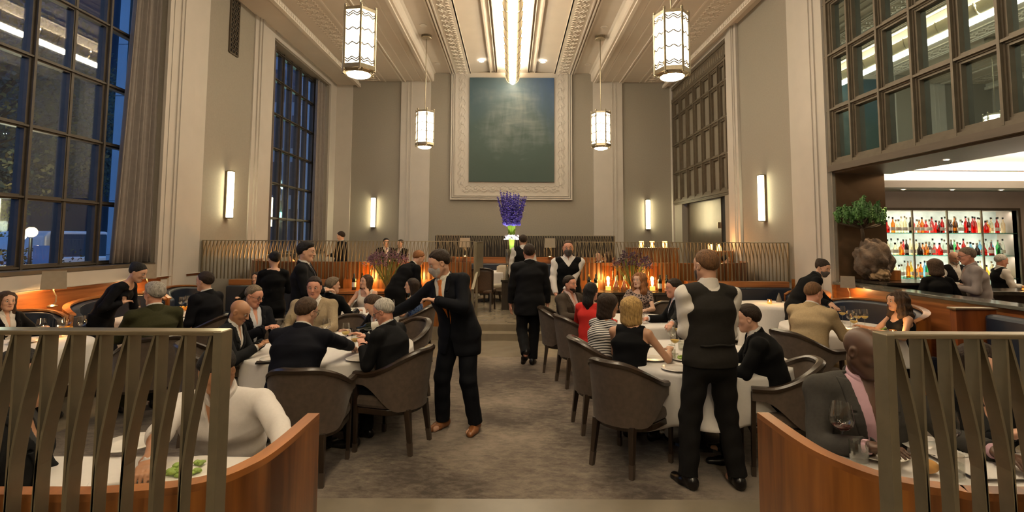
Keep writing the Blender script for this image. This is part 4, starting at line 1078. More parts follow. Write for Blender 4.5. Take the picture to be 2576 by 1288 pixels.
round_table(-.55,13.3,.5,'table on the raised floor left of the pedestal','white cloth on the raised floor table near the brown chair',.45,.24)
round_table(-1.3,12.2,.45,'table on the raised floor beside the returning screen','white cloth on the raised floor table beside the returning screen',.5,.24)
def slim_chair(x,y,face,label,inner):
    t=thing('side_chair',label,'chair',(x,y,.24),math.radians(face-90),'chairs on the raised floor')
    MB().grid(lambda u,v:((u-.5)*.46*(1+.1*v),-.22-.05*v+.06*(abs(u-.5)*2)**2,.40+.52*v-.05*(abs(u-.5)*2)**3*v),15,8).build('backrest',inner,t,smooth=True).modifiers.new('t','SOLIDIFY').thickness=.05
    mb=MB(); R_=[((u-.5)*.47*1.1,-.27+.06*(abs(u-.5)*2)**2-.02,.93-.05*(abs(u-.5)*2)**3) for u in np.linspace(0,1,13)]
    mb.tube([(-.25,-.21,.42)]+R_+[(.25,-.21,.42)],.018,6); mb.build('back_frame',WOODD,t,smooth=True)
    MB().box(-.24,.24,-.22,.24,.38,.47).build('seat_cushion',inner,t,bevel=.03)
    for sx in (-1,1):
        for sy in (-1,1): MB().bar((sx*.2,sy*.2,.40),(sx*.21,sy*(.2 if sy>0 else .26),0),.035,.035).build('leg',WOODD,t)
slim_chair(-.62,11.55,80,'brown backed chair on the raised floor facing away, by the steps',mat('brown_leather',(.07,.04,.022),.5,nscale=60,namt=.2))
slim_chair(-.40,12.85,-150,'cream backed chair on the raised floor by the pedestal',mat('cream_leather',(.42,.37,.28),.6))
for x,y,z,l in ((-4.55,11.4,1.07,'row of amber candle lanterns behind the left screen, left one'),(-4.30,11.4,1.07,'row of amber candle lanterns behind the left screen, middle one'),(-4.10,11.5,1.07,'row of amber candle lanterns behind the left screen, right one'),(-3.0,12.2,1.0,'amber candle lantern behind the screen above the man in navy'),(-2.75,12.2,1.0,'amber candle lantern behind the screen left of the flowers'),(-1.85,14.0,1.32,'amber candle lantern behind the standing man in the orange tie'),(3.3,12.2,1.62,'glass candle lantern high behind the right screen, left one'),(3.05,12.2,1.62,'glass candle lantern high behind the right screen, middle one'),(3.6,12.2,1.62,'glass candle lantern high behind the right screen, right one'),(4.95,12.4,1.55,'glass candle lantern behind the waiter\'s head'),(4.75,12.4,1.55,'glass candle lantern behind the waiter\'s ear')):
    glow_candle(x,y,z,l)
round_table(-4.3,11.4,.55,'table behind the left screen carrying amber candles','white cloth on the table behind the left screen',.3,.24,top=.82)
round_table(-2.9,12.2,.5,'table behind the left screen with two amber candles','white cloth on the table with two amber candles behind the left screen',.3,.24,top=.75)
def stand(x,y,w_,z1,label):
    t=thing('sideboard',label,'sideboard'); MB().box(x-w_/2,x+w_/2,y-.2,y+.25,.24,z1-.03).build('carcass',WOOD,t); MB().box(x-w_/2-.02,x+w_/2+.02,y-.22,y+.27,z1-.03,z1).build('counter_top',WOODX,t)
stand(3.3,12.2,1.1,1.62,'wood sideboard carrying glass lanterns behind the right screen'); stand(4.85,12.4,.7,1.55,'wood sideboard behind the standing waiter\'s head'); stand(-1.85,14.0,.6,1.32,'wood sideboard behind the man in the orange tie')
# ================================================================ the bar room on the right
BY=11.0
WALLB=mat('bar_wall',(.34,.28,.24),.6,nscale=4,namt=.05)
x0b=XR+T
mb=MB(); nx0,nx1,nz0,nz1=7.80,10.75,.86,2.46     # niche
mb.box(x0b,nx0,BY,BY+.6,0,3.3).box(nx1,13.3,BY,BY+.6,0,3.3).box(nx0,nx1,BY,BY+.6,nz1,3.3).box(nx0,nx1,BY+.5,BY+.6,0,nz1).box(nx0,nx1,BY,BY+.5,0,nz0)
struct(mb.build('wall_bar_back',WALLB))
struct(MB().box(13.0,13.4,-1,BY+.6,0,3.3).build('wall_bar_right',WALLB))
struct(MB().box(XR+.9,13.4,-1.3,-1.,0,3.4).build('wall_bar_front',WALLB))
# bright coved ceiling
BCE=mat('bar_ceiling_paint',(.80,.74,.66),.8)
struct(MB().box(XR+1.0,13.4,-1,BY+.6,3.32,3.4).build('ceiling_bar',BCE))
struct(MB().box(XR+.9,13.4,BY-.85,BY,2.86,2.94).box(XR+.9,13.4,BY-.85,BY-.78,2.94,3.0).build('trim_cove',WHITE))
lamp('cove_light','AREA',(9.2,BY-.42,2.98),110,(1.,.84,.64),.5,rot=(PI,0,0),size_y=None).data.shape='RECTANGLE'
bpy.data.objects['cove_light'].data.size=7.0; bpy.data.objects['cove_light'].data.size_y=.5
lamp('bar_ceiling_fill','AREA',(9.4,7.5,2.5),80,(1.,.84,.64),3.0,rot=(PI,0,0))  # unseen upward fill, added to brighten the bar ceiling and walls
for k,px in enumerate((2272,2395,2518)):
    q=ony(px,467,BY-.45); o=thing('recessed_downlight','small recessed light in the cove soffit over the bar, %s'%('left one','middle one','right one')[k],'downlight',(q.x,BY-.45,2.858),0,'bar soffit lights')
    MB().lathe([(.05,0),(.05,-.006),(.034,-.007)],16,(0,0,0),False).build('trim_ring',CEILW,o); MB().lathe([(.036,-.004),(0,-.005)],16,(0,0,0),False).build('lens',DL,o)
q=onz(2338,402,2.925); o=thing('recessed_downlight','small recessed light in the bronze beam above the bar opening','downlight',(XR+.6,q.y,2.928),0,'bar soffit lights'); MB().lathe([(.05,0),(.05,-.006),(.034,-.007)],16,(0,0,0),False).build('trim_ring',CEILW,o); MB().lathe([(.036,-.004),(0,-.005)],16,(0,0,0),False).build('lens',DL,o)
# polished bronze pier at the far jamb
struct(MB().box(XR+.05,XR+.86,8.60,8.9,0,2.95).build('trim_jamb',mat('polished_bronze',(.30,.20,.12),.22,.8,nscale=3,namt=.08)))
struct(MB().box(XR+.5,XR+.6,8.9,BY,0,3.3).build('wall_bar_left',WALLB))
# lit bottle niche with glass shelves
t=thing('back_bar','lit bottle niche with bronze frame and glass shelves behind the bar','shelf',(0,0,0))
mb=MB()
for a,b,c,d in ((nx0-.05,nx0,nz0,nz1+.05),(nx1,nx1+.05,nz0,nz1+.05),(nx0,nx1,nz1,nz1+.05)): mb.box(a,b,BY-.04,BY+.1,c,d)
mb.build('niche_frame',BRONZE_D,t)
MB().box(nx0,nx1,BY+.47,BY+.49,nz0,nz1).build('backlit_panel',mat('niche_back',(.45,.5,.46),.4,nscale=2.5,namt=.4,emit=(.80,.92,.76),estr=.075),t)
SHZ=(1.02,1.50,1.98); SHG=glassm('shelf_glass',(.45,.80,.74),1.5,.05,.1)
for z in SHZ+(nz0+.0,):
    if z>nz0: MB().box(nx0,nx1,BY+.02,BY+.46,z-.012,z).build('shelf_board',SHG,t)
for x in np.linspace(nx0,nx1,5)[1:-1]: MB().box(x-.015,x+.015,BY+.0,BY+.03,nz0,nz1).build('shelf_upright',NICKEL,t)
for z in SHZ+(nz1,):
    l=lamp('shelf_light','AREA',((nx0+nx1)/2,BY+.10,z-.03),7,(1.,.93,.78),2.9,rot=(math.radians(25),0,0),size_y=.05)
for z in SHZ:
    l=lamp('shelf_uplight','AREA',((nx0+nx1)/2,BY+.40,z+.004),8,(1.,.9,.72),2.9,rot=(PI,0,0),size_y=.08)
def gl2(name,col): return glassm(name,col,1.2,.03,.02)
SP={'clear':gl2('clear_spirit',(.86,.9,.86)),'amber':gl2('amber_spirit',(.85,.45,.12)),'red':gl2('red_spirit',(.75,.08,.06)),'green':gl2('green_bottle',(.22,.68,.34)),'dark':mat('dark_spirit',(.02,.012,.008),.1),'yellow':gl2('yellow_spirit',(.92,.72,.16)),'white':gl2('pale_spirit',(.95,.88,.72)),'blue':gl2('blue_bottle',(.35,.62,.8))}
shapes=[[(.036,0),(.038,.01),(.038,.20),(.015,.25),(.014,.32)],[(.046,0),(.048,.01),(.048,.16),(.018,.20),(.016,.27)],[(.04,0),(.042,.01),(.036,.22),(.014,.27),(.014,.34)],[(.05,0),(.055,.03),(.05,.12),(.02,.18),(.016,.25)]]
protos={}
rr=random.Random(5)
order=['clear','amber','white','clear','red','white','dark','clear','green','amber','white','yellow','clear','blue']
SN=('bottom','middle','top')
for si,z in enumerate(SHZ):
    x=nx0+.08; k=0
    while x<nx1-.07:
        cname=rr.choice(order) if si!=2 else rr.choice(['clear','red','dark','white','white','red','amber','clear'])
        sh=rr.randrange(4); key=(cname,sh)
        if key not in protos:
            t=thing('spirit_bottle','','bottle',(x,BY+.2,z))
            MB().lathe(shapes[sh],12).build('bottle_glass',SP[cname],t,smooth=True); r,zz=shapes[sh][-1]
            MB().lathe([(r*1.15,zz-.02),(r*1.2,zz+.02),(0,zz+.021)],10,cap=False).build('cap',BLACKM if rr.random()<.5 else NICKEL,t)
            if rr.random()<.75:
                r2=shapes[sh][1][0]*1.012; MB().lathe([(r2,.05),(r2,.12)],12,cap=False).build('paper_label',LAB,t,smooth=True)
            protos[key]=t; o=t
        else: o=dup(protos[key],(0,0,0))
        o.location=(x,BY+(.13 if k%2 else .31)+rr.uniform(-.02,.02),z); k+=1
        o['label']='%s spirit bottle on the %s lit shelf behind the bar'%({'clear':'clear','amber':'amber','red':'red','green':'green','dark':'dark','yellow':'yellow','white':'pale','blue':'blue'}[cname],SN[si])
        o['group']='%s bottles on the %s bar shelf'%(cname,SN[si]); x+=rr.uniform(.058,.078)
# glasses under the bottles and on the counter
gb=[None]
def barglass(x,y,z,label,group):
    if gb[0] is None:
        t=thing('bar_glass','','glass'); MB().lathe([(.03,0),(.006,.006),(.005,.07),(.035,.10),(.04,.15),(.033,.19)],12,cap=False).build('glass_body',glassm('bar_glass',(.8,.85,.82),1.6,.03,.06),t,smooth=True); gb[0]=t; o=t
    else: o=dup(gb[0],(0,0,0))
    o.location=(x,y,z); o['label']=label; o['group']=group
x=nx0+.1
while x<nx1-.1:
    barglass(x,BY+.18+rr.uniform(-.08,.1),nz0,'clear stemmed glass on the ledge under the lit bottles','glasses on the back bar ledge'); x+=.085
# bar counter
t=thing('bar_counter','dark bar counter with stone top in front of the bottle niche','counter',(0,0,0))
MB().box(7.0,12.6,8.02,8.62,.98,1.04).build('counter_top',STONE,t,bevel=.006); MB().box(7.1,12.6,8.12,8.5,0,.98).build('counter_front',WOODD,t)
t=thing('back_counter','low back counter under the bottle niche','counter',(0,0,0)); MB().box(nx0-.4,nx1+.6,BY-.4,BY-.02,.80,.85).build('counter_top',STONE,t); MB().box(nx0-.4,nx1+.6,BY-.36,BY-.02,0,.80).build('cabinet',WOODD,t)
for i in range(10):
    barglass(9.25+.16*i,8.30+.05*(i%2),1.04,'upturned glass in the row along the bar counter at the right','row of glasses on the bar counter')
for i in range(10):
    barglass(9.30+.16*i,8.46,1.04,'upturned glass in the row along the bar counter at the right','row of glasses on the bar counter')
def bvot(x,y,label):
    votive(x,y,1.045,label,1.2)
bvot(8.02,8.15,'votive in front of the grey haired man at the bar'); bvot(8.55,8.12,'votive at the right end of the bar by the picture edge')
# branching succulent over a rough rock on a stone ledge at the jamb
t=thing('stone_ledge','dark stone ledge at the end of the partition carrying rock and plant','ledge',(0,0,0))
MB().box(XR+.31,XR+1.2,7.90,8.58,0,1.14).build('ledge_body',BLACKM,t); MB().box(XR+.29,XR+1.3,7.86,8.59,1.14,1.18).build('ledge_top',STONE,t)
rr=random.Random(8)
def rock(c,r,label,seed,mt,name='rough_rock'):
    rk=random.Random(seed); o=thing(name,label,'rock',c)
    off=[(Vector((rk.gauss(0,1),rk.gauss(0,1),rk.gauss(0,1))).normalized(),rk.uniform(.5,1)) for _ in range(26)]
    def fn(u,v):
        th=PI*v; a=2*PI*u; d=Vector((math.sin(th)*math.cos(a),math.sin(th)*math.sin(a),-math.cos(th))); k=1+.10*math.sin(9*d.x+5*d.z)+.08*math.sin(13*d.y-7*d.z+2)+.05*math.sin(23*d.x+19*d.y)
        for n_,w_ in off: k+= .10*max(0,d.dot(n_)-.86)*6*w_
        return (d.x*r[0]*k,d.y*r[1]*k,r[2]+d.z*r[2]*min(k,1.25))
    MB().grid(fn,56,36,True).build('rock_body',mt,o,smooth=True); return o
ROCK=mat('rock_mineral',(.085,.055,.035),.7,nscale=9,namt=.5,bump=1.,bscale=24)
q=ony(2212,700,8.2); rock((q.x,8.2,1.18),(.13,.14,.10),'low rough stone at the foot of the rock sculpture',3,mat('rock_light',(.22,.14,.07),.7,nscale=12,namt=.5,bump=1.,bscale=30))
q=ony(2200,650,8.28); rock((q.x-.02,8.3,1.19),(.25,.2,.30),'large dark craggy rock under the branching green plant',5,ROCK)
q=ony(2185,600,8.3); t=thing('branching_succulent','spiky green branching plant above the craggy rock at the bar','plant',(q.x-.08,8.3,1.80))
sm=MB(); lf=MB(); rr=random.Random(4)
sm.tube([(0,0,0),(-.02,0,.2),(0,0,.34)],.025,8)
for i in range(34):
    a=rr.uniform(0,6.28); q=rr.uniform(.1,1); bx,by=.42*q*math.cos(a),.2*q*math.sin(a); z0_=.26+.12*rr.random(); h_=rr.uniform(.14,.34)*(1.15-.3*q)
    sm.tube([(0,0,.2),(bx*.6,by*.6,z0_-.04),(bx,by,z0_)],.012,6)
    P=[(bx+.05*q*math.cos(a)*f,by+.03*f*math.sin(a),z0_+h_*f) for f in np.linspace(0,1,7)]
    lf.tube(P,[.020,.032,.036,.036,.034,.028,.010],8)
    for k in range(26):
        f=rr.random(); b_=rr.uniform(0,6.28); c=Vector(P[0]).lerp(Vector(P[-1]),f); c+=Vector((math.cos(b_),math.sin(b_),.3))*.036; lf.ball(c,(.012,.012,.018),5,4)
sm.build('branches',mat('branch_brown',(.05,.035,.02),.8),t,smooth=True); lf.build('leaves',mat('succulent_green',(.05,.13,.028),.55,nscale=20,namt=.4),t,smooth=True)
lamp('plant_light','SPOT',(XR+.55,8.0,2.85),40,(1.,.7,.4),.05,math.radians(60),(0,0,0))
o=MB().box(-.10,.10,-.06,.06,0,.16).build('wooden_box',WOOD,None,bevel=.004); q=ony(2245,700,8.35); o.location=(q.x,8.35,1.18); tag(o,'small plain wood box beside the rough stone on the ledge','box')
t=thing('red_glint','red reflection in the bronze behind the green plant, made as a glowing patch','lamp',(XR+.42,8.585,2.22)); MB().box(-.035,.035,-.012,.012,-.03,.03).build('glint_face',emis('red_glow',(1.,.03,.02),1.6),t)  # red reflection in the bronze, made as a small glowing face

# ================================================================ dusk street outside the windows
gnd=MB().box(-60,XL-.5,-20,60,-.4,-.05).build('street_ground',mat('asphalt',(.014,.014,.016),.7)); struct(gnd)
STO=mat('pale_stone',(.74,.78,.82),.8,nscale=2,namt=.06)
def pier(x0,x1,y0,y1,z1,label):
    t=thing('stone_pier',label,'pier',(0,0,0)); MB().box(x0,x1,y0,y1,0,z1).build('pier_shaft',STO,t); MB().box(x0-.08,x1,y0-.08,y1,0,.6).build('pier_base',STO,t)
    mb=MB()
    for z in np.arange(1.5,z1,.95): mb.box(x0-.004,x1,y0-.004,y1,z,z+.012)
    mb.build('joint_line',mat('joint_grey',(.25,.27,.3),.9),t)
pier(-7.15,-6.52,9.15,11.5,9.,'pale stone building pier outside the tall left window'); pier(-7.05,-6.52,17.0,18.,9.,'pale stone building pier outside the far left window')
FOL=mat('night_foliage',(.050,.062,.036),.8,nscale=3,namt=.4); BARK=mat('night_bark',(.02,.016,.012),.9)
def tree(x,y,h,r,seed,label):
    rk=random.Random(seed); t=thing('street_tree',label,'tree',(x,y,-.05),0,'dark trees across the street')
    MB().tube([(0,0,0),(.1,0,h*.3),(0,.1,h*.55)],[.28,.22,.14],8).build('trunk',BARK,t)
    br=MB(); lf=MB()
    for i in range(14):
        a=rk.uniform(0,6.28); e=Vector((r*.7*math.cos(a),r*.7*math.sin(a),h*rk.uniform(.55,.95))); br.tube([(0,.05,h*.35),tuple(e*.6+Vector((0,0,h*.15))),tuple(e)],[.09,.05,.02],5)
    br.build('branches',BARK,t)
    for i in range(13000):
        a=rk.uniform(0,6.28); ph=math.acos(rk.uniform(-1,1)); q=r*rk.uniform(.25,1)**.5
        c=Vector((q*math.sin(ph)*math.cos(a),q*math.sin(ph)*math.sin(a),h*.62+q*.85*math.cos(ph))); s=rk.uniform(.04,.09)
        u=Vector((rk.gauss(0,1),rk.gauss(0,1),rk.gauss(0,1))).normalized()*s; w_=u.orthogonal().normalized()*s*.6
        lf.add([c-u,c-w_*.8,c+u,c+w_],[(0,1,2,3)])
    lf.build('foliage',FOL,t)
tree(-15.,13.,9.5,4.2,1,'dark tree outside the window nearest the camera, left of the lamp'); tree(-24.,24.,11,5.,2,'dark tall tree further up the street outside the left window'); tree(-24.,12.5,12,5.5,3,'broad dark tree behind the lit hedge outside'); tree(-19.,26.,11,4.2,4,'dark tree seen through the far left window'); tree(-27,24.,13,6,5,'tall dark tree far back across the street')
def hedge(c,r,seed,label,mt):
    rk=random.Random(seed); t=thing('street_hedge',label,'hedge',c); lf=MB()
    for i in range(3200):
        p=Vector((rk.uniform(-1,1)*r[0],rk.uniform(-1,1)*r[1],rk.uniform(0,1)*r[2])); s=rk.uniform(.035,.08); u=Vector((rk.gauss(0,1),rk.gauss(0,1),rk.gauss(0,1))).normalized()*s; w_=u.orthogonal().normalized()*s*.6; lf.add([p-u,p-w_,p+u,p+w_],[(0,1,2,3)])
    lf.build('foliage',mt,t)
HL=mat('lit_foliage',(.10,.13,.03),.8,nscale=6,namt=.4)  # brighter, yellower copy of the foliage, lamplight put into its colour
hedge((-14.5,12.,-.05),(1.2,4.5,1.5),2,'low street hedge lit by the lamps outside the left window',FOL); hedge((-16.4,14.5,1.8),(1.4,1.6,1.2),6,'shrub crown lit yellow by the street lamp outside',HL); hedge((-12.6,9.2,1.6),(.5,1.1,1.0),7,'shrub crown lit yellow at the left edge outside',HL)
def street_lamp(px,py,Y,label,col,st,pw):
    q=ony(px,py,Y); t=thing('street_lamp',label,'street lamp',(q.x,Y,-.05)); MB().lathe([(.09,0),(.05,.2),(.035,q.z-.1)],10).build('post',BLACKM,t); MB().ball((0,0,q.z+.05),.13,12,8).build('globe',emis('globe_'+label[:5],col,st),t,smooth=True)
    lamp('street_light','POINT',(q.x,Y-.4,q.z+.2),pw,col,.12)
street_lamp(79,584,13.2,'orange glowing street lamp outside the big left window',(1.,.55,.2),16,110); street_lamp(50,592,12.0,'white glowing street lamp outside the big left window',(.9,1.,.7),7,120); street_lamp(712,470,27.,'greenish white street lamp seen through the far left window',(.7,1.,.8),8,400)
q=ony(708,540,26.); t=thing('traffic_light','traffic light glowing green seen through the far left window','traffic light',(q.x,26.,-.05)); MB().lathe([(.08,0),(.06,q.z+.6)],10).build('post',BLACKM,t); MB().box(-.16,.16,-.12,.10,q.z-.35,q.z+.75).build('signal_box',BLACKM,t);
MB().ball((0,-.15,q.z),(.17,.05,.17),14,8).build('green_lens',emis('green_signal',(.05,1.,.72),26.),t,smooth=True)
lamp('signal_light','POINT',(q.x,25.5,q.z),60,(.05,1.,.75),.1)
# parked white van
q=onz(200,662,.0); vx,vy=-16.3,18.6
t=thing('delivery_van','white van parked outside below the tall left window','van',(vx,vy,-.05),math.radians(62))
VANW=mat('van_white',(.78,.80,.82),.3); 
MB().extr([(-.95,.35),(-.95,1.9),(-.8,2.05),(.8,2.05),(.95,1.9),(.95,.35)],-1.6,2.3).build('body',VANW,t,bevel=.05)
MB().extr([(-.93,.35),(-.93,1.05),(-.8,1.2),(.8,1.2),(.93,1.05),(.93,.35)],-2.6,-1.6).build('hood',VANW,t,bevel=.05)
MB().add([(-.78,-1.62,1.95),(.78,-1.62,1.95),(.85,-2.1,1.2),(-.85,-2.1,1.2)],[(0,1,2,3)]).build('windshield',BLACKM,t)
for sx in (-.95,.95):
    for sy in (-1.9,1.5):
        MB().add([(sx+ (.04 if sx>0 else -.04)+d,sy+.33*math.cos(a),.33+.33*math.sin(a)) for d in (-.1,.1) for a in np.linspace(0,2*PI,17)[:-1]],[tuple(range(16)),tuple(range(16,32))]+[(i,(i+1)%16,16+(i+1)%16,16+i) for i in range(16)]).build('wheel',BLACK,t)
q=ony(112,645,9.6); t=thing('street_sign','pale notice board standing outside the left window','sign',(q.x,9.6,-.05)); MB().box(-.2,.2,-.02,.02,q.z-.35,q.z+.25).build('sign_board',mat('sign_blue',(.35,.45,.6),.6),t); MB().box(-.02,.02,-.02,.02,0,q.z-.3).build('sign_post',BLACKM,t)
# lit office windows far away
t=thing('tower_block','dark tower with a few lit windows across the park','building',(-34,34,-.05)); MB().box(-6,6,-4,4,0,40).build('tower_wall',mat('tower_wall',(.02,.03,.05),.8),t)
rr=random.Random(6); wmb=MB()
for i in range(26): 
    x=rr.randrange(-5,6); z=rr.randrange(4,30); wmb.box(x-.3,x+.3,-4.05,-4.0,z*1.2,z*1.2+.7); 
wmb.build('lit_windows',emis('office_window',(.85,1.,.8),2.5),t)
t=thing('stone_building','pale stone office building across the street seen through the far left window','building',(-16.,40.,-.05))
MB().box(-9,8.5,-3,6,0,34).build('facade_wall',mat('facade_stone',(.22,.25,.29),.8,nscale=1,namt=.1),t)
mb=MB()
for i in range(12):
    for k in range(9): mb.box(-8.4+i*1.4,-7.6+i*1.4,-3.05,-3.0,1.5+k*3.4,3.9+k*3.4)
mb.build('window_row',mat('office_glass',(.02,.03,.05),.15),t)
# ================================================================ world
w=bpy.data.worlds.new('dusk'); bpy.context.scene.world=w; w.use_nodes=True; nt=w.node_tree; N=nt.nodes; L=nt.links
bg=N['Background']; bg.inputs[0].default_value=(.075,.19,.45,1); bg.inputs[1].default_value=1.9
# ================================================================ people
def V(*a): return np.array(a,dtype=np.float64)
def nrm(v): return v/ (np.linalg.norm(v)+1e-12)
class Field:
    def __init__(s, lo, hi, h):
        s.h=h; s.lo=np.array(lo)-3*h; n=np.ceil((np.array(hi)+3*h-s.lo)/h).astype(int)+1; s.n=n
        s.ax=[(s.lo[i]+h*np.arange(n[i])).astype(np.float32) for i in range(3)]
        s.a=np.full(n,.5,np.float32)
    def sub(s, lo, hi):
        i0=np.maximum(0,np.floor((np.array(lo)-s.lo)/s.h).astype(int)); i1=np.minimum(s.n,np.ceil((np.array(hi)-s.lo)/s.h).astype(int)+1)
        sl=tuple(slice(a,b) for a,b in zip(i0,i1))
        return sl, s.ax[0][sl[0]][:,None,None], s.ax[1][sl[1]][None,:,None], s.ax[2][sl[2]][None,None,:]
    def prim(s, lo, hi, fn, k, m=None):
        mm=(.05+k) if m is None else m
        sl,x,y,z=s.sub(np.array(lo)-mm,np.array(hi)+mm)
        if any(q.stop<=q.start for q in sl): return
        d=fn(x,y,z); a=s.a[sl]
        if k>0:
            h=np.maximum(k-np.abs(a-d),0)/k; s.a[sl]=np.minimum(a,d)-h*h*k*.25
        else: s.a[sl]=np.minimum(a,d)
    def cap(s,a,b,ra,rb,k=.02,u=None,f=1.):
        a=np.asarray(a,float); b=np.asarray(b,float); ba=b-a; L2=max(float(ba@ba),1e-9); r=max(ra,rb)*max(f,1.)
        def fn(x,y,z):
            px,py,pz=x-np.float32(a[0]),y-np.float32(a[1]),z-np.float32(a[2])
            h=np.clip((px*ba[0]+py*ba[1]+pz*ba[2])/L2,0,1)
            dx,dy,dz=px-h*ba[0],py-h*ba[1],pz-h*ba[2]
            q=dx*dx+dy*dy+dz*dz
            if u is not None:
                c=dx*u[0]+dy*u[1]+dz*u[2]; q=q-c*c*(1-1/(f*f))
            return (np.sqrt(np.maximum(q,0))-(ra+h*(rb-ra))).astype(np.float32)
        s.prim(np.minimum(a,b)-r,np.maximum(a,b)+r,fn,k)
    def ell(s,c,A,r,k=.015,sub=False):
        'A rows = axes'
        c=np.asarray(c,float); R_=max(r)
        def fn(x,y,z):
            px,py,pz=x-c[0],y-c[1],z-c[2]; k0=0; k1=0
            for ax,ri in zip(A,r):
                q=(px*ax[0]+py*ax[1]+pz*ax[2])/ri; k0=k0+q*q; k1=k1+(q/ri)**2
            k0=np.sqrt(k0); k1=np.sqrt(k1)+1e-6
            return (k0*(k0-1)/k1).astype(np.float32)
        if not sub: s.prim(c-R_,c+R_,fn,k)
        else:
            sl,x,y,z=s.sub(c-R_-.03,c+R_+.03)
            if any(q.stop<=q.start for q in sl): return
            d=-fn(x,y,z); a=s.a[sl]; h=np.maximum(k-np.abs(a-d),0)/k; s.a[sl]=np.maximum(a,d)+h*h*k*.25
    def grid(s): return s.ax[0][:,None,None],s.ax[1][None,:,None],s.ax[2][None,None,:]
    def cut(s, p, n):
        'keep the side n points to'
        x,y,z=s.grid(); d=-((x-p[0])*n[0]+(y-p[1])*n[1]+(z-p[2])*n[2]); s.a=np.maximum(s.a,d.astype(np.float32))
    def local(s,o,A):
        x,y,z=s.grid(); px,py,pz=x-o[0],y-o[1],z-o[2]
        return [(px*a[0]+py*a[1]+pz*a[2]).astype(np.float32) for a in A]
    def mesh(s):
        a=s.a.copy(); a[0]=a[-1]=.5; a[:,0]=a[:,-1]=.5; a[:,:,0]=a[:,:,-1]=.5
        S=a<0; c=[S[i:i+S.shape[0]-1,j:j+S.shape[1]-1,k:k+S.shape[2]-1] for i in (0,1) for j in (0,1) for k in (0,1)]
        al=c[0].copy(); an=c[0].copy()
        for q in c[1:]: al&=q; an|=q
        M_=an&~al; idx=np.argwhere(M_)
        if len(idx)==0: return None
        pos=np.zeros((len(idx),3)); cnt=np.zeros(len(idx))
        cor=np.array([(i,j,k) for i in (0,1) for j in (0,1) for k in (0,1)])
        val=[a[idx[:,0]+q[0],idx[:,1]+q[1],idx[:,2]+q[2]].astype(float) for q in cor]
        for i in range(8):
            for j in range(i+1,8):
                d=cor[j]-cor[i]
                if abs(d).sum()!=1: continue
                x=(val[i]<0)!=(val[j]<0); t=np.where(x,val[i]/(val[i]-val[j]+1e-12),0)
                pos+=np.where(x[:,None],cor[i]+t[:,None]*d,0); cnt+=x
        pos=s.lo+(idx+pos/cnt[:,None])*s.h
        vid=np.full(M_.shape,-1,np.int32); vid[M_]=np.arange(len(idx))
        F_=[]
        X=S[:-1]!=S[1:]; e=np.argwhere(X[:,1:-1,1:-1])+[0,1,1]; i,j,k=e.T
        q=np.stack([vid[i,j-1,k-1],vid[i,j,k-1],vid[i,j,k],vid[i,j-1,k]],1); fl=S[i,j,k]; q[~fl]=q[~fl][:,::-1]; F_.append(q)
        X=S[:,:-1]!=S[:,1:]; e=np.argwhere(X[1:-1,:,1:-1])+[1,0,1]; i,j,k=e.T
        q=np.stack([vid[i-1,j,k-1],vid[i-1,j,k],vid[i,j,k],vid[i,j,k-1]],1); fl=S[i,j,k]; q[~fl]=q[~fl][:,::-1]; F_.append(q)
        X=S[:,:,:-1]!=S[:,:,1:]; e=np.argwhere(X[1:-1,1:-1,:])+[1,1,0]; i,j,k=e.T
        q=np.stack([vid[i-1,j-1,k],vid[i,j-1,k],vid[i,j,k],vid[i-1,j,k]],1); fl=S[i,j,k]; q[~fl]=q[~fl][:,::-1]; F_.append(q)
        return pos,np.concatenate(F_)
def solid(name, fld, mt, parent):
    r=fld.mesh()
    if r is None: return None
    v,f=r; me=bpy.data.meshes.new(name)
    me.vertices.add(len(v)); me.vertices.foreach_set('co',v.astype(np.float32).ravel())
    me.loops.add(4*len(f)); me.loops.foreach_set('vertex_index',f.astype(np.int32).ravel())
    me.polygons.add(len(f)); me.polygons.foreach_set('loop_start',np.arange(0,4*len(f),4,dtype=np.int32))
    me.update(calc_edges=True); me.polygons.foreach_set('use_smooth',np.ones(len(f),bool))
    me.materials.append(mt); o=bpy.data.objects.new(name,me); C.objects.link(o); o.parent=parent; return o
def fab(name,col,rough=.85,bs=420,bump=.12,na=.10,sheen=.0):
    return mat('fabric_'+name,col,rough,nscale=70,namt=na,bump=bump,bscale=bs,sheen=sheen,spec=.14)
def skin(name,col): return mat('skin_'+name,col,.5,nscale=25,namt=.05)
SK={'light':skin('light',(.54,.30,.20)),'pale':skin('pale',(.60,.37,.265)),'tan':skin('tan',(.36,.175,.09)),'dark':skin('dark',(.075,.036,.02)),'ruddy':skin('ruddy',(.53,.245,.16)),'mid':skin('mid',(.42,.225,.135))}
def hairm(name,col): return mat('hair_'+name,col,.62,nscale=90,namt=.45,bump=.8,bscale=240,stretch=(1,1,.16),spec=.25)
HR={'black':hairm('black',(.008,.006,.005)),'dbrown':hairm('dbrown',(.022,.012,.007)),'brown':hairm('brown',(.05,.028,.015)),'grey':hairm('grey',(.30,.27,.235)),'white':hairm('white',(.46,.43,.38)),'blonde':hairm('blonde',(.40,.25,.09)),'auburn':hairm('auburn',(.23,.095,.035)),'sandy':hairm('sandy',(.13,.065,.028)),'greybrown':hairm('greybrown',(.15,.11,.075))}
EYEW=mat('eye_white',(.55,.52,.48),.3); IRIS=mat('eye_iris',(.02,.012,.008),.2); LIP=mat('lip',(.28,.085,.07),.45); BROW=mat('brow_hair',(.02,.012,.008),.7)
MASKM=fab('mask',(.085,.075,.07)); MASKG=fab('mask_grey',(.38,.35,.33))
SHOEB=mat('shoe_black',(.006,.005,.005),.28); SHOEBR=mat('shoe_brown',(.20,.075,.025),.3,nscale=10,namt=.15)
def rotv(v,ax,a):
    ax=nrm(ax); return v*math.cos(a)+np.cross(ax,v)*math.sin(a)+ax*(ax@v)*(1-math.cos(a))
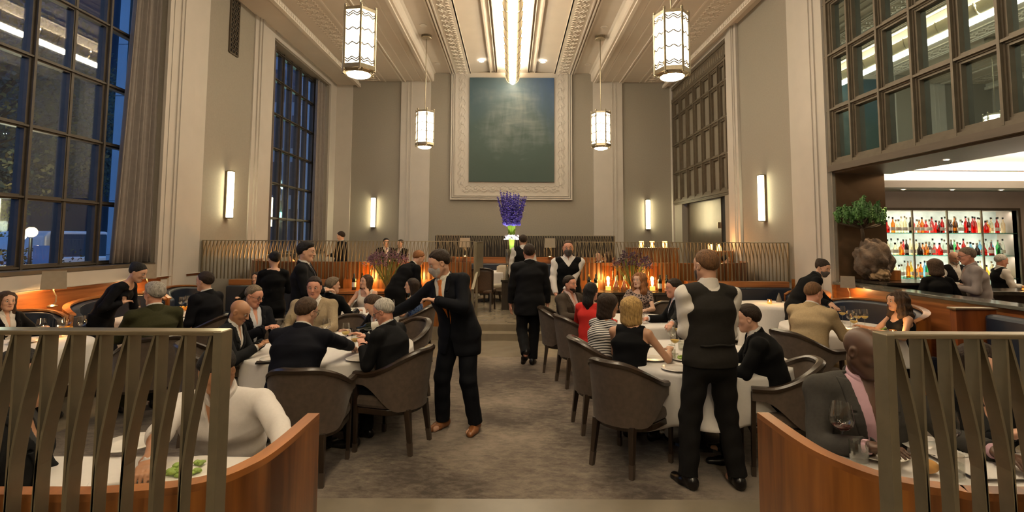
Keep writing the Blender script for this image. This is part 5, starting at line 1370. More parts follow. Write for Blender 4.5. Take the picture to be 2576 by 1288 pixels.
def ik(a,t,l1,l2,hint):
    d=t-a; L=np.linalg.norm(d); L=min(L,(l1+l2)*.995); d=nrm(d); t=a+d*L
    c=(l1*l1-l2*l2+L*L)/(2*L); h=math.sqrt(max(l1*l1-c*c,0)); n=nrm(hint-d*(hint@d)); return a+d*c+n*h,t
def person(label, pos, face, pose='stand', head=None, hs=None, lean=0, side=0, twist=0, hyaw=0, hpitch=0, hroll=0, skinc='light', hair='short', hairc='dbrown', fem=False,
           outfit='suit', col=(.012,.013,.017), shirt=(.55,.52,.48), tie=None, pants=None, lh='table', rh='table', vox=None, glasses=False, mask=None, watch=None, shoes=None,
           beard=None, legs=None, zf=0., bulk=1., smile=False, coln=None, vdepth=.33, mats=None, group=None, name='person', lhp=None, rhp=None, rolled=0, seat=.475, curl=(18,45), mouthm=None, ped=None):
    'pos=(x,y) of the pelvis on the floor (stand) ; head=(x,y,z_top) solves scale and pelvis when seated'
    fr=math.radians(face-90)
    fw=np.array([math.cos(math.radians(face)),math.sin(math.radians(face)),0.]); rt=np.array([fw[1],-fw[0],0.])
    L_=math.radians(lean); S_=math.radians(side); 
    tl=nrm(V(math.sin(S_),math.sin(L_),math.cos(L_)*math.cos(S_)))
    def spine(s,P):
        half=nrm(tl+V(0,0,.9)); w=P+half*.17*s; ch=w+nrm(tl*1.0+half*.25)*.20*s; nb=ch+tl*.155*s
        nd=nrm(tl+V(0,.12+.1*math.sin(L_),.7)); hc=nb+nd*.165*s+V(0,.012,0)
        return w,ch,nb,nd,hc
    s0=1.
    if pose=='seat': 
        P0=V(0,0,seat+.09)
        if head is not None:
            def top(s): 
                w,ch,nb,nd,hc=spine(s,V(0,0,seat+.02+.075*s)); return hc[2]+.118*s*max(.75,math.cos(math.radians(abs(hpitch)*.6)))
            lo,hi=.7,1.2
            for _ in range(30):
                m_=(lo+hi)/2
                if top(m_)<head[2]-zf: lo=m_
                else: hi=m_
            s=max(.86,min(1.08,(lo+hi)/2)) if hs is None else hs
            P0=V(0,0,seat+.02+.075*s); dz=head[2]-zf-top(s)
            P0=P0+V(0,0,max(-.03,min(.10,dz)))
            w,ch,nb,nd,hc=spine(s,P0); off=rt*hc[0]+fw*hc[1]; pos=(head[0]-off[0],head[1]-off[1])
        else: s=hs or 1.
    else:
        s=hs or 1.; P0=V(0,0,(ped if ped else .93)*s)
    P=P0
    w,ch,nb,nd,hc=spine(s,P)
    T=math.radians(twist)
    rx=nrm(V(math.cos(T),-math.sin(T),0)); rx=nrm(rx-tl*(rx@tl)); fy=np.cross(tl,rx)
    prx=V(1,0,0)
    # head frame
    hy,hp,hr=math.radians(hyaw),math.radians(hpitch),math.radians(hroll)
    hx=V(math.cos(hy),-math.sin(hy),0); hf=V(math.sin(hy),math.cos(hy),0); hz=V(0,0,1)
    hf,hz=hf*math.cos(hp)-hz*math.sin(hp),hz*math.cos(hp)+hf*math.sin(hp)
    hx,hz=hx*math.cos(hr)-hz*math.sin(hr),hz*math.cos(hr)+hx*math.sin(hr)
    HA=(hx,hf,hz); hs_=s*(.965 if fem else 1.)
    def hp_(x,y,z): return hc+(hx*x+hf*y+hz*z)*hs_
    sw=(.165 if fem else .200)*s*bulk**.5
    bulk*=(1.0 if fem else 1.16)
    root=thing(name,label,'person',(pos[0],pos[1],zf),fr,group)
    def world(p):    # world point -> local
        d=np.array([p[0]-pos[0],p[1]-pos[1],p[2]-zf]); return V(d@rt,d@fw,d[2])
    side_={}
    tz=.775
    for sg,tgt,hint in ((-1,lh,lhp),(1,rh,rhp)):
        sh=nb-tl*.055*s+rx*sg*sw
        if isinstance(tgt,str):
            if tgt=='table': t=V(sg*.17,sh[1]+.40*s-.1*math.sin(L_),tz+.03)
            elif tgt=='wide': t=V(sg*.28,sh[1]+.36*s,tz+.03)
            elif tgt=='join': t=V(sg*.055,sh[1]+.34*s,tz+.10)
            elif tgt=='lap': t=V(sg*.12,.24*s,seat+.20)
            elif tgt=='down': t=sh+V(sg*.07,.05,-.53*s)
            elif tgt=='chin': t=hc+V(sg*.06,.06,-.20*s)
            elif tgt=='back': t=V(sg*.05,-.16,P[2]+.06)
            elif tgt=='front': t=V(sg*.07,.27*s,P[2]+.20*s)
        elif len(tgt)==4: t=V(*tgt[:3])
        else: t=world(tgt)
        hint=V(sg*.55,-.35,-.75) if hint is None else V(*hint)
        el,wr=ik(sh,t,.285*s,.255*s,hint); side_[sg]=(sh,el,wr)
    if pose=='seat':
        lg=[]
        for i,sg in enumerate((-1,1)):
            hj=P+prx*sg*.092*s-V(0,0,.01); an=V(sg*.12,.40*s,.085) if legs is None else V(*legs[i]); kn,an=ik(hj,an,.435*s,.41*s,V(sg*.15,1,.9)); lg.append((hj,kn,an))
    else:
        lg=[]
        for i,sg in enumerate((-1,1)):
            hj=P+prx*sg*.090*s; an=V(sg*.10,0,.085) if legs is None else V(*legs[i]); kn,an=ik(hj,an,.435*s,.42*s,V(sg*.1,1,0)); lg.append((hj,kn,an))
    dist=math.hypot(pos[0],pos[1])
    h=(vox or min(.012,max(.0052,dist*.00115)))*VOX
    pts=[P,w,ch,nb,hc]+[q for a in side_.values() for q in a]+[q for a in lg for q in a]
    allp=np.array(pts)
    # ---- body -------------------------------------------------------------
    lo=allp.min(0)-.20; hi=allp.max(0)+.22
    for sg in side_: 
        d=nrm(side_[sg][2]-side_[sg][1]); e=side_[sg][2]+d*.2; lo=np.minimum(lo,e-.05); hi=np.maximum(hi,e+.05)
    f=Field(lo,hi,h)
    bk=bulk*s
    f.cap(P,w,.108*bk,.098*bk,.03,prx,1.4); f.cap(w,ch,.098*bk,.112*bk,.04,rx,1.35); f.cap(ch,nb-tl*.06*s,.112*bk,.075*bk,.04,rx,1.45)
    if fem:
        for sg in (-1,1): f.ell(ch+tl*.0*s+fy*.075*s+rx*sg*.07*s,(rx,fy,tl),(.062*s,.055*s,.062*s),.03)
    f.cap(nb-tl*.02*s,hp_(0,-.02,-.06),(.045 if fem else .056)*s,(.043 if fem else .053)*s,.03)
    f.cap(nb-tl*.035*s-rx*sw*.5,nb-tl*.035*s+rx*sw*.5,.05*s,.05*s,.04)
    an_=.82 if fem else 1.
    hands={}
    for sg,(sh,el,wr) in side_.items():
        f.cap(nb-tl*.04*s+rx*sg*sw*.4,sh,.05*s,.055*an_*s,.035); f.cap(sh,el,.050*an_*s,.039*an_*s,.02); f.cap(el,el+(wr-el)*.3,.040*an_*s,.041*an_*s,.02); f.cap(el+(wr-el)*.3,wr,.041*an_*s,.026*an_*s,.02)
        d=nrm(wr-el); up=V(0,0,-1.) if d[2]>-.8 else V(-sg*1.,0,0)
        n=nrm(up-d*(up@d)); u=np.cross(d,n)*1.    # palm normal n, width axis u
        if (u@rx)*sg>0: pass
        thumb=-u if (u@V(sg,0,0))>0 else u
        hs2=s*(.90 if fem else 1.)
        kn=wr+d*.088*hs2
        f.cap(wr,wr+d*.02*hs2,.020*hs2,.020*hs2,.015,u,1.4); f.cap(wr+d*.022*hs2,kn-d*.008*hs2,.0145*hs2,.0145*hs2,.014,u,2.5)
        c1,c2=math.radians(curl[0]),math.radians(curl[1])
        for q,(o_,ln) in enumerate(((-1.5,.060),(-.5,.072),(.5,.078),(1.5,.070))):
            b0=kn+thumb*o_*.0195*hs2
            cc=1+.12*(1.5-o_)
            d1=rotv(d,np.cross(d,n),c1*cc); d2=rotv(d,np.cross(d,n),c2*cc); m_=b0+d1*ln*.55*hs2
            f.cap(b0-d*.01,m_,.0092*hs2,.0085*hs2,.006); f.cap(m_,m_+d2*ln*.5*hs2,.0085*hs2,.0068*hs2,.005)
        b0=wr+d*.03*hs2+thumb*.028*hs2; m_=b0+nrm(d*.75+thumb*.6+n*.35)*.042*hs2
        f.cap(wr+d*.02*hs2+thumb*.012*hs2,m_,.014*hs2,.0105*hs2,.01); f.cap(m_,m_+nrm(d+thumb*.12+n*.4)*.034*hs2,.0105*hs2,.0082*hs2,.006)
        hands[sg]=(wr,d,n,u)
    for hj,kn,an in lg:
        f.cap(hj,kn,.078*s,.052*s,.03); f.cap(kn,kn+(an-kn)*.3,.052*s,.055*s,.02); f.cap(kn+(an-kn)*.3,an,.055*s,.036*s,.02)
        f.cap(an-V(0,.03,.03),an+V(0,.12,-.05),.032*s,.026*s,.02)
    # head
    E=lambda c,r,k=.012,sub=False:f.ell(hp_(*c),HA,tuple(q*hs_ for q in r),k*hs_,sub)
    Cc=lambda a,b,ra,rb,k=.01:f.cap(hp_(*a),hp_(*b),ra*hs_,rb*hs_,k*hs_)
    E((0,-.014,.030),(.076,.096,.089),.02); E((0,.022,-.025),(.064,.068,.088),.03); E((0,.045,.035),(.058,.046,.05),.03)
    Cc((-.012,.066,-.096),(.012,.066,-.096),.022,.022,.03)
    for sg in (-1,1):
        Cc((sg*.054,.0,-.05),(sg*.022,.056,-.096),.021,.020,.03); E((sg*.042,.056,-.022),(.024,.022,.022),.02)
        Cc((sg*.012,.084,.030),(sg*.046,.070,.030),.010,.009,.012)
        E((sg*.079,-.010,-.004),(.011,.021,.032),.008); E((sg*.086,-.004,-.004),(.006,.010,.017),.004,True)
        E((sg*.031,.098,.006),(.019,.017,.013),.008,True)
    Cc((0,.088,.022),(0,.108,-.022),.0085,.0120,.012); E((0,.111,-.026),(.013,.013,.011),.008)
    for sg in (-1,1): E((sg*.012,.101,-.030),(.009,.010,.008),.006)
    E((0,.086,-.056),(.024,.014,.008),.008); E((0,.084,-.068),(.021,.013,.008),.008)
    solid('body',f,SK[skinc],root)
    # face details
    if dist<14:
        ew=MB(); iw=MB(); bw=MB(); lp=MB()
        for sg in (-1,1):
            ew.ball(hp_(sg*.031,.0805,.006),.0118*hs_,10,8); g=hp_(sg*.031+.0*sg,.0885,.0045); iw.ball(g,.0058*hs_,8,6)
            bw.tube([hp_(sg*.014,.092,.025),hp_(sg*.032,.090,.031),hp_(sg*.050,.074,.026)],[.0035*hs_,.0042*hs_,.002*hs_],6)
            # lids
            iw.tube([hp_(sg*.017,.086,.006),hp_(sg*.031,.0925,.0125),hp_(sg*.046,.081,.007)],.0016*hs_,5)
        ew.build('eyes',EYEW,root,smooth=True); iw.build('irises',IRIS,root,smooth=True)
        bw.build('eyebrows',HR[hairc] if hairc in ('grey','white','blonde') else BROW,root,smooth=True)
        if not mask:
            lp.tube([hp_(-.023,.088,-.062+(.004 if smile else 0)),hp_(-.010,.0975,-.058),hp_(0,.099,-.0595),hp_(.010,.0975,-.058),hp_(.023,.088,-.062+(.004 if smile else 0))],[.002*hs_,.0042*hs_,.004*hs_,.0042*hs_,.002*hs_],6)
            lp.tube([hp_(-.019,.089,-.065),hp_(0,.097,-.069),hp_(.019,.089,-.065)],[.002*hs_,.005*hs_,.002*hs_],6)
            lp.build('lips',LIP,root,smooth=True)
    # ---- hair ---------------------------------------------------------------
    if hair and hair!='bald':
        hh=max(h*.85,.0045); f=Field(hc-.30*s,hc+.26*s,hh)
        E=lambda c,r,k=.012,sub=False:f.ell(hp_(*c),HA,tuple(q*hs_ for q in r),k*hs_,sub)
        def nz(A_,fq):
            a,b,c=f.local(hc,HA); f.a+= (A_*(np.sin(a*fq*1.3+2*np.sin(b*fq*.4))*np.sin(b*fq+1)*.6+np.sin(c*fq*.9+a*fq*.5)*.4)).astype(np.float32)
        def face_cut(zf_=.062,slope=.82,wid=.9):
            a,b,c=f.local(hc,HA); f.a=np.maximum(f.a,((zf_+slope*(b-.088)-c)/math.hypot(1,slope)).astype(np.float32))
        if hair in ('short','crop','side','recede'):
            t_={'crop':.007,'short':.0125,'side':.016,'recede':.010}[hair]
            E((0,-.014,.031),(.0775,.0975,.0905))
            if hair=='side': E((.01,.03,.082),(.060,.050,.034),.03)
            a,b,c=f.local(hc,HA)
            zf_={'recede':.083,'crop':.072}.get(hair,.068); temple=(.55 if hair=='recede' else .30)*np.clip(np.abs(a)-.022,0,.05)*(b>.03)
            q=(c-(zf_+.86*(b-.088))-temple)/1.32+.0035*np.sin(a*150+b*90)*np.sin(b*120-c*70)
            q=np.maximum(q,np.minimum((c+.040)/1.0,np.minimum(.016-np.abs(b+.002-.10*(c+.03)),.02)))
            tp=np.clip(q/.042,0,1); tp=tp*tp*(3-2*tp)
            f.a=(f.a+.004-(t_+.004)*tp*(1+.10*np.sin(a*130+40*b+3*np.sin(c*50))*np.sin(b*45+c*30)+.04*np.sin(c*120+a*90))).astype(np.float32)
            f.a=np.maximum(f.a,-q*.8).astype(np.float32)
        elif hair in ('bob','long','pony','curly','wavy'):
            E((0,-.018,.034),(.090,.108,.103))
            if hair=='bob':
                for sg in (-1,1): f.cap(hp_(sg*.062,-.03,.05),hp_(sg*.072,-.018,-.115),.040,.036,.04)
                f.cap(hp_(0,-.065,.03),hp_(0,-.060,-.125),.062,.052,.04,hx,1.25); nz(.002,160)
            elif hair in ('long','wavy'):
                for sg in (-1,1): f.cap(hp_(sg*.068,-.02,.05),hp_(sg*.080,-.02,-.19),.034,.030,.04)
                f.cap(hp_(0,-.065,.03),hp_(0,-.085,-.24),.060,.050,.04,hx,1.5); nz(.004 if hair=='wavy' else .0025,110)
            elif hair=='pony':
                f.cap(hp_(0,-.07,.0),hp_(0,-.10,-.14),.050,.052,.04,hx,1.4); f.cap(hp_(0,-.10,-.12),hp_(.025,-.115,-.30),.040,.018,.03); nz(.002,120)
            else:
                for sg in (-1,1): f.cap(hp_(sg*.075,-.015,.04),hp_(sg*.100,-.01,-.19),.045,.055,.04)
                f.cap(hp_(0,-.07,.03),hp_(0,-.10,-.20),.075,.080,.05,hx,1.3); nz(.012,75)
            # face opening
            a,b,c=f.local(hc,HA)
            d=np.sqrt((a/.066)**2+((c+.045)/.115)**2)-1; f.a=np.maximum(f.a,np.minimum(.02,-np.maximum(d*.06,(.030-b)))).astype(np.float32)
        elif hair=='bun':
            E((0,-.016,.034),(.085,.106,.099)); nz(.003,90); face_cut(.078,.80); E((0,-.085,.075),(.042,.040,.040),.02)
        elif hair=='fringe':
            E((0,-.016,.036),(.080,.100,.092)); nz(.003,95)
            a,b,c=f.local(hc,HA); f.a=np.maximum(f.a,np.maximum((-.02+1.*(b+.02)-c)*.7,(c-.045)*1.)).astype(np.float32)
        solid('hair',f,HR[hairc],root)
    if beard:
        f=Field(hc-.2*s,hc+.2*s,max(h*.8,.0042)); E=lambda c,r,k=.012:f.ell(hp_(*c),HA,tuple(q*hs_ for q in r),k*hs_)
        E((0,.024,-.045),(.068,.072,.080)); f.cap(hp_(-.012,.069,-.097),hp_(.012,.069,-.097),.0245*hs_,.0245*hs_,.03)
        a,b,c=f.local(hc,HA); f.a=np.maximum(f.a,np.maximum((c+.050)*1.,(.0-b)).astype(np.float32)); f.a+=(.0015*np.sin(a*400)*np.sin(c*380)).astype(np.float32); solid('beard',f,HR[beard],root)
    if mask:
        f=Field(hc-.2*s,hc+.2*s,max(h*.8,.0042)); E=lambda c,r,k=.012:f.ell(hp_(*c),HA,tuple(q*hs_ for q in r),k*hs_)
        E((0,.030,-.045),(.069,.076,.078),.02); E((0,.098,-.035),(.020,.026,.030),.03); f.cap(hp_(-.012,.069,-.097),hp_(.012,.069,-.097),.026*hs_,.026*hs_,.03)
        a,b,c=f.local(hc,HA); f.a=np.maximum(f.a,np.maximum((c+.014-.25*(b-.09)),(.020-b)).astype(np.float32))
        mk=solid('face_mask',f,mask,root)
        mb=MB()
        for sg in (-1,1): mb.tube([hp_(sg*.066,.035,-.02),hp_(sg*.083,.0,.018),hp_(sg*.086,-.028,.01),hp_(sg*.076,-.02,-.035),hp_(sg*.062,.03,-.07)],.0016,5)
        if mk: mb.build('ear_loop',mask,mk)
    if glasses:
        mb=MB()
        for sg in (-1,1):
            mb.tube([hp_(sg*.033+.022*math.cos(a),.104-.01*(.5+.5*sg*math.cos(a)),.004+.017*math.sin(a)) for a in np.linspace(0,2*PI,15)[:-1]],.0022*hs_,5,closed=True)
            mb.tube([hp_(sg*.056,.094,.008),hp_(sg*.078,.05,.010),hp_(sg*.085,-.012,.012)],.0020*hs_,5)
        mb.tube([hp_(-.012,.106,.006),hp_(0,.110,.009),hp_(.012,.106,.006)],.002*hs_,5); mb.build('glasses',BLACKM,root,smooth=True)
    # ---- clothes --------------------------------------------------------------
    TA_=(rx,fy,tl)
    def torso(f,o,k=.035,hip=True,skirt=0.,shoulders=True):
        b=bk
        if hip: f.cap(P,w,(.108)*b+o+skirt,.098*b+o,k,prx,1.4)
        f.cap(w,ch,.098*b+o,.112*b+o,k,rx,1.37); f.cap(ch,nb-tl*.06*s,.112*b+o,.075*b+o*.8,k,rx,1.45)
        if fem:
            for sg in (-1,1): f.ell(ch+fy*.075*s+rx*sg*.07*s,(rx,fy,tl),(.062*s+o,.055*s+o,.062*s+o),.03)
        if shoulders:
            f.cap(nb-tl*.035*s-rx*sw*.5,nb-tl*.035*s+rx*sw*.5,.05*s+o*.75,.05*s+o*.75,k)
            for sg,(sh,el,wr) in side_.items(): f.cap(nb-tl*.04*s+rx*sg*sw*.4,sh,.05*s+o*.8,.055*an_*s+o,k)
    def sleeves(f,o1,o2,o3,end=-.012,upto=None):
        for sg,(sh,el,wr) in side_.items():
            d=nrm(wr-el)
            if upto is None:
                f.cap(sh,el,.050*an_*s+o1,.040*an_*s+o2,.02); f.cap(el,wr+d*end,.041*an_*s+o2,.028*an_*s+o3,.018)
            else: f.cap(sh,sh+(el-sh)*upto,.050*an_*s+o1,.047*an_*s+o1,.02)
    def wrinkle(f,amp,sc=1.):
        x,y,z=f.grid()
        f.a+=(amp*(np.sin(38*sc*z+17*x+9*y)*np.sin(21*sc*x-13*z)+.6*np.sin(55*sc*z-22*x+31*y))).astype(np.float32)
    def box(ext=.16): return np.array([P,w,ch,nb]+[q for a in side_.values() for q in a]).min(0)-ext, np.array([P,w,ch,nb]+[q for a in side_.values() for q in a]).max(0)+ext
    def vneck(f,depth,width,top=.10,back=None):
        a,b,c=f.local(nb,TA_); wdt=width*(1+c/depth)
        f.a=np.maximum(f.a,-np.maximum(np.abs(a)-wdt,.0-b).astype(np.float32))
    def sleeve_cut(f,end,roll=0):
        for sg,(sh,el,wr) in side_.items():
            d=nrm(wr-el); en_=end
            if roll==sg: end=-.17
            pass; pnt=wr+d*end
            x,y,z=f.grid(); r2=(x-pnt[0])**2+(y-pnt[1])**2+(z-pnt[2])**2; q=((x-pnt[0])*d[0]+(y-pnt[1])*d[1]+(z-pnt[2])*d[2])
            f.a=np.where((r2<(.085 if end>-.1 else .20)**2)&(q>-.02),np.maximum(f.a,q),f.a).astype(np.float32); end=en_
    def collar(mt,o,hgt,r=.064,open_=False,par=None,half=False):
        hh=max(h*.8,.004); f=Field(nb-.16,nb+.18,hh)
        dn=nrm(nd*.8+tl*.4); f.cap(nb-tl*.03*s,nb+dn*(hgt+.02),(r+.014)*s+o,r*s+o,.01,rx,1.08); f.cut(nb+dn*hgt-fy*.0,-nrm(dn+fy*.34)); f.cut(nb-tl*.03*s,tl)
        a,b,c=f.local(nb,TA_); wd=(.075+.4*c) if half else (.020+.35*(c)) if open_ else (.004+.30*np.maximum(c-.0,0)); f.a=np.maximum(f.a,-np.maximum(np.abs(a)-wd,.02-b)).astype(np.float32)
        return solid('collar',f,mt,par or root)
    sm_=shirt if not isinstance(shirt,tuple) else fab('shirt_%d_%d_%d'%tuple(int(q*100) for q in shirt),shirt,.8,na=.03,sheen=.1)
    cm=col if not isinstance(col,tuple) else fab('cloth_%d_%d_%d'%tuple(int(q*1000) for q in col),col)
    pm_=cm if pants is None else (pants if not isinstance(pants,tuple) else fab('cloth_%d_%d_%d'%tuple(int(q*1000) for q in pants),pants))
    if outfit=='suit':
        lo,hi=box(.14); f=Field(np.minimum(lo,nb-.25),np.maximum(hi,nb+.25),max(h,.006)); torso(f,.007); sleeves(f,.006,.006,.005,.0); f.cap(nb-tl*.03*s,nb+nd*.03,.064*s,.062*s,.02)
        vneck(f,.16 if tie is None else .05,.022 if tie is None else .004); f.cut(P,V(0,0,1)); sleeve_cut(f,-.002); solid('shirt',f,sm_,root)
        collar(sm_,.002,.052,open_=(tie is None))
        if tie is not None:
            f2=Field(np.minimum(P,nb)-.22,np.maximum(P,nb)+.22,max(h*.7,.0042)); 
            torso(f2,.013,shoulders=False); f2.cap(nb-tl*.06*s,nb+tl*.02+fy*.03,.05,.045,.03); a,b,c=f2.local(nb,TA_)
            wd=np.where(c>-.03,.019+.2*(c+.03),np.clip(.014+(-.03-c)*.085,.014,.043)); f2.a=np.maximum(f2.a,np.maximum(np.abs(a)-wd,np.maximum(.02-b,np.maximum(c-.018,-.40-c)))).astype(np.float32)
            f2.ell(nb+fy*.072*s-tl*.012,TA_,(.018,.016,.020),.008); solid('necktie',f2,tie,root)
        lo,hi=box(.17); lo[2]-=.12; f=Field(lo,hi,h); torso(f,.020,skirt=.012)
        if pose=='stand': f.cap(P,P-V(0,0,.16),.118*bk+.020,.122*bk+.022,.03,prx,1.38)
        sleeves(f,.017,.016,.019,-.022); wrinkle(f,.0022)
        f0=f.a.copy(); vneck(f,vdepth,.080)
        f.cut(P-V(0,0,.20) if pose=='stand' else V(0,0,seat+.012),V(0,0,1)); sleeve_cut(f,-.020)
        if pose=='stand':
            a,b,c=f.local(P,(prx,V(0,1,0),V(0,0,1))); f.a=np.maximum(f.a,-np.maximum(np.abs(a)-(.005-.30*np.minimum(c+.02,0)),.02-b)).astype(np.float32)
        jk=solid('jacket',f,cm,root)
        # lapels
        a,b,c=f.local(nb,TA_); wdt=.080*(1+c/vdepth); rel=np.abs(a)-wdt
        lapw=.046*np.clip((c+vdepth)/(vdepth*.75),.12,1); notch=(np.abs(c+.095)<.006)&(rel>.022)
        fl=Field(lo,hi,h); fl.a=np.maximum(f0-.0065,np.maximum(np.maximum(rel-lapw,-.002-rel),np.maximum(.0-b,np.maximum(-vdepth-c,c-.03)))).astype(np.float32); fl.a=np.where(notch,.01,fl.a).astype(np.float32)
        if jk: solid('lapel',fl,cm,jk)
        collar(cm,.012,.034,.068,half=True,par=jk)
    elif outfit in ('vest','shirt','apron'):
        lo,hi=box(.16); lo[2]-=.1; f=Field(lo,hi,h); torso(f,.012,skirt=.0); sleeves(f,.014,.014,.014,.0)
        if outfit!='shirt': f.cap(nb-tl*.03*s,nb+nd*.03,.064*s,.062*s,.02)
        wrinkle(f,.0042)
        vneck(f,.13 if outfit=='shirt' else .05,.045 if outfit=='shirt' else .006); f.cut(P-V(0,0,.10) if pose=='stand' else V(0,0,seat+.012),V(0,0,1)); sleeve_cut(f,-.002,rolled); solid('shirt',f,sm_,root); collar(sm_,.004,.056 if outfit=='shirt' else .052,.070 if outfit=='shirt' else .064,open_=(outfit=='shirt'))
        if outfit!='shirt':
            f=Field(lo,hi,h); torso(f,.020,skirt=.006); f.cap(P,P-V(0,0,.03),.115*bk+.016,.115*bk+.016,.03,prx,1.38); wrinkle(f,.0016)
            if outfit=='vest': vneck(f,.26,.062)
            else: vneck(f,.13,.10)
            a,b,c=f.local(nb,TA_)
            # arm holes, neck hole and hem
            hole=np.minimum(np.hypot((np.abs(a)-(sw+.062*s))/1.,c+.120*s)-.098*s, 9.); f.a=np.maximum(f.a,-hole).astype(np.float32)
            f.a=np.maximum(f.a,-(np.hypot(a,b+.02*s)-.074*s+np.maximum(-.05-c,0)*3)).astype(np.float32)
            f.a=np.maximum(f.a,np.abs(a)-sw*1.02-np.maximum(-c-.2,0)).astype(np.float32)
            if outfit=='vest':
                a2,b2,c2=f.local(P,(prx,V(0,1,0),V(0,0,1))); f.a=np.maximum(f.a,-(c2+.045+.10*np.maximum(np.where(b2>0,.08-np.abs(a2),0),0)-.0)).astype(np.float32)
            else: f.cut(P-V(0,0,.05),V(0,0,1))
            vs=solid('waistcoat' if outfit=='vest' else 'apron_bib',f,cm,root)
            if vs and outfit=='vest' and dist<6:
                q=w-tl*.05*s; mb=MB(); yb=-(.103*bk+.032)
                mb.tube([q+prx*x+V(0,yb*math.sqrt(max(0,1-(x/.19)**2))*.99,.006*math.cos(x*30)) for x in np.linspace(-.13,.13,9)],.009,6); mb.build('back_strap',cm,vs,smooth=True)
    elif outfit in ('sleeveless','top','dress'):
        lo,hi=box(.16); lo[2]-=.1; f=Field(lo,hi,h)
        torso(f,.010,shoulders=False); f.cap(nb-tl*.04*s-rx*sw*.72,nb-tl*.04*s+rx*sw*.72,.052*s+.008,.052*s+.008,.03)
        if outfit=='top': sleeves(f,.016,.014,.012,-.02)
        if outfit=='dress': sleeves(f,.014,.014,.012,upto=.42)
        wrinkle(f,.002); a,b,c=f.local(nb,TA_)
        rn=.085 if outfit!='top' else .062
        f.a=np.maximum(f.a,-(np.hypot(a,(b-.03*s)*.85)-rn*s+np.maximum(-(.075 if outfit=='sleeveless' else .03)-c,0)*2)).astype(np.float32)
        if outfit=='sleeveless': f.a=np.maximum(f.a,np.abs(a)-sw*.80-np.maximum(-c-.10,0)*1.1).astype(np.float32)
        f.cut(P-V(0,0,.04) if pose=='stand' else V(0,0,seat+.012),V(0,0,1))
        if outfit=='top': sleeve_cut(f,-.02)
        solid('blouse' if outfit=='top' else 'dress_bodice',f,cm,root)
    # trousers / skirt
    al=np.array([P]+[q for a in lg for q in a]); f=Field(al.min(0)-.17,al.max(0)+.17,max(h,.0065))
    f.cap(P-V(0,0,.03),P+V(0,0,.06*s),.116*bk+.012,.104*bk+.010,.03,prx,1.42)
    for hj,kn,an in lg: f.cap(hj,kn,(.088 if fem else .102)*s,(.068 if fem else .080)*s,.03); f.cap(kn,an+(an-kn)*(.08 if an[2]>.13 else 0),(.068 if fem else .080)*s,(.058 if fem else .068)*s,.02)
    wrinkle(f,.0035,.8)
    for hj,kn,an in lg:
        d=nrm(an-kn); x,y,z=f.grid(); q=((x-an[0])*d[0]+(y-an[1])*d[1]+(z-an[2])*d[2])+(.005 if an[2]<.13 else -.035); r2=(x-an[0])**2+(y-an[1])**2+(z-an[2])**2; f.a=np.where((r2<.12**2)&(q>-.03),np.maximum(f.a,q),f.a).astype(np.float32)
    f.cut(P+V(0,0,.075*s),V(0,0,-1)); f.cut(V(0,0,.03),V(0,0,1))
    solid('trousers',f,pm_,root)
    if shoes is not None or dist<8.5:
        sh_=shoes or SHOEB
        for i,(hj,kn,an) in enumerate(lg):
            k2=an-kn; fdir=V(0,1,0)
            turn=math.radians((-14,14)[i]); fdir=V(-math.sin(-turn),math.cos(turn),0)
            tip=0.
            if an[2]>.13: fdir=nrm(fdir+V(0,0,-1.1))       # heel raised
            a0=an-fdir*.045+V(0,0,-.035); b0=an+fdir*.155+V(0,0,-.052)
            f=Field(np.minimum(a0,b0)-.09,np.maximum(a0,b0)+.13,max(h*.9,.0055)); ux=np.cross(fdir,V(0,0,1)); ux=nrm(ux)
            f.cap(a0,a0+(b0-a0)*.55,.040*s,.040*s,.02,ux,1.0); f.cap(a0+(b0-a0)*.5,b0,.040*s,.027*s,.02,ux,1.25); f.cap(a0+V(0,0,.02),an+V(0,0,.015),.042*s,.044*s,.02)
            f.cut(V(0,0,min(an[2]-.085,a0[2]-.03)+.001 if an[2]<.13 else -1),V(0,0,1)); sb=solid('shoe',f,sh_,root)
    if watch:
        sg=watch; wr,d,n,u=hands[sg]; mb=MB(); mb.tube([wr-d*.022+u*.034*math.cos(a)*s+n*.028*math.sin(a)*s for a in np.linspace(0,2*PI,17)[:-1]],.007*s,6,closed=True); mb.ball(wr-d*.022-n*.032*s,(.018*s,.018*s,.010*s),10,6); mb.build('wristwatch',NICKEL,root,smooth=True)
    return root
# ================================================================ the guests and staff
def HD(px,py,Y): q=ony(px,py,Y); return (q.x,q.y,q.z)
def XY(px,Y): return (ony(px,650,Y).x,Y)
SE=.49
DK=(.011,.012,.016)
ORANGE=mat('tie_orange',(.50,.145,.018),.5,nscale=60,namt=.1); TIED=mat('tie_dark',(.02,.02,.03),.5)
def stripes():
    m=bpy.data.materials.new('striped_cotton'); m.use_nodes=True; nt=m.node_tree; N=nt.nodes; L=nt.links; b=N['Principled BSDF']; b.inputs['Roughness'].default_value=.8
    tc=N.new('ShaderNodeTexCoord'); n=N.new('ShaderNodeTexWave'); n.inputs['Scale'].default_value=14; n.inputs['Distortion'].default_value=1.2; n.inputs['Detail'].default_value=1; n.bands_direction='Z'
    mp=N.new('ShaderNodeMapping'); mp.inputs['Rotation'].default_value=(.25,.35,0); L.new(tc.outputs['Object'],mp.inputs[0]); L.new(mp.outputs[0],n.inputs['Vector'])
    r=N.new('ShaderNodeValToRGB'); r.color_ramp.interpolation='CONSTANT'; r.color_ramp.elements[0].color=(.012,.011,.012,1); r.color_ramp.elements[1].position=.42; r.color_ramp.elements[1].color=(.56,.53,.50,1)
    L.new(n.outputs[0],r.inputs[0]); L.new(r.outputs[0],b.inputs['Base Color']); return m
STR=stripes()
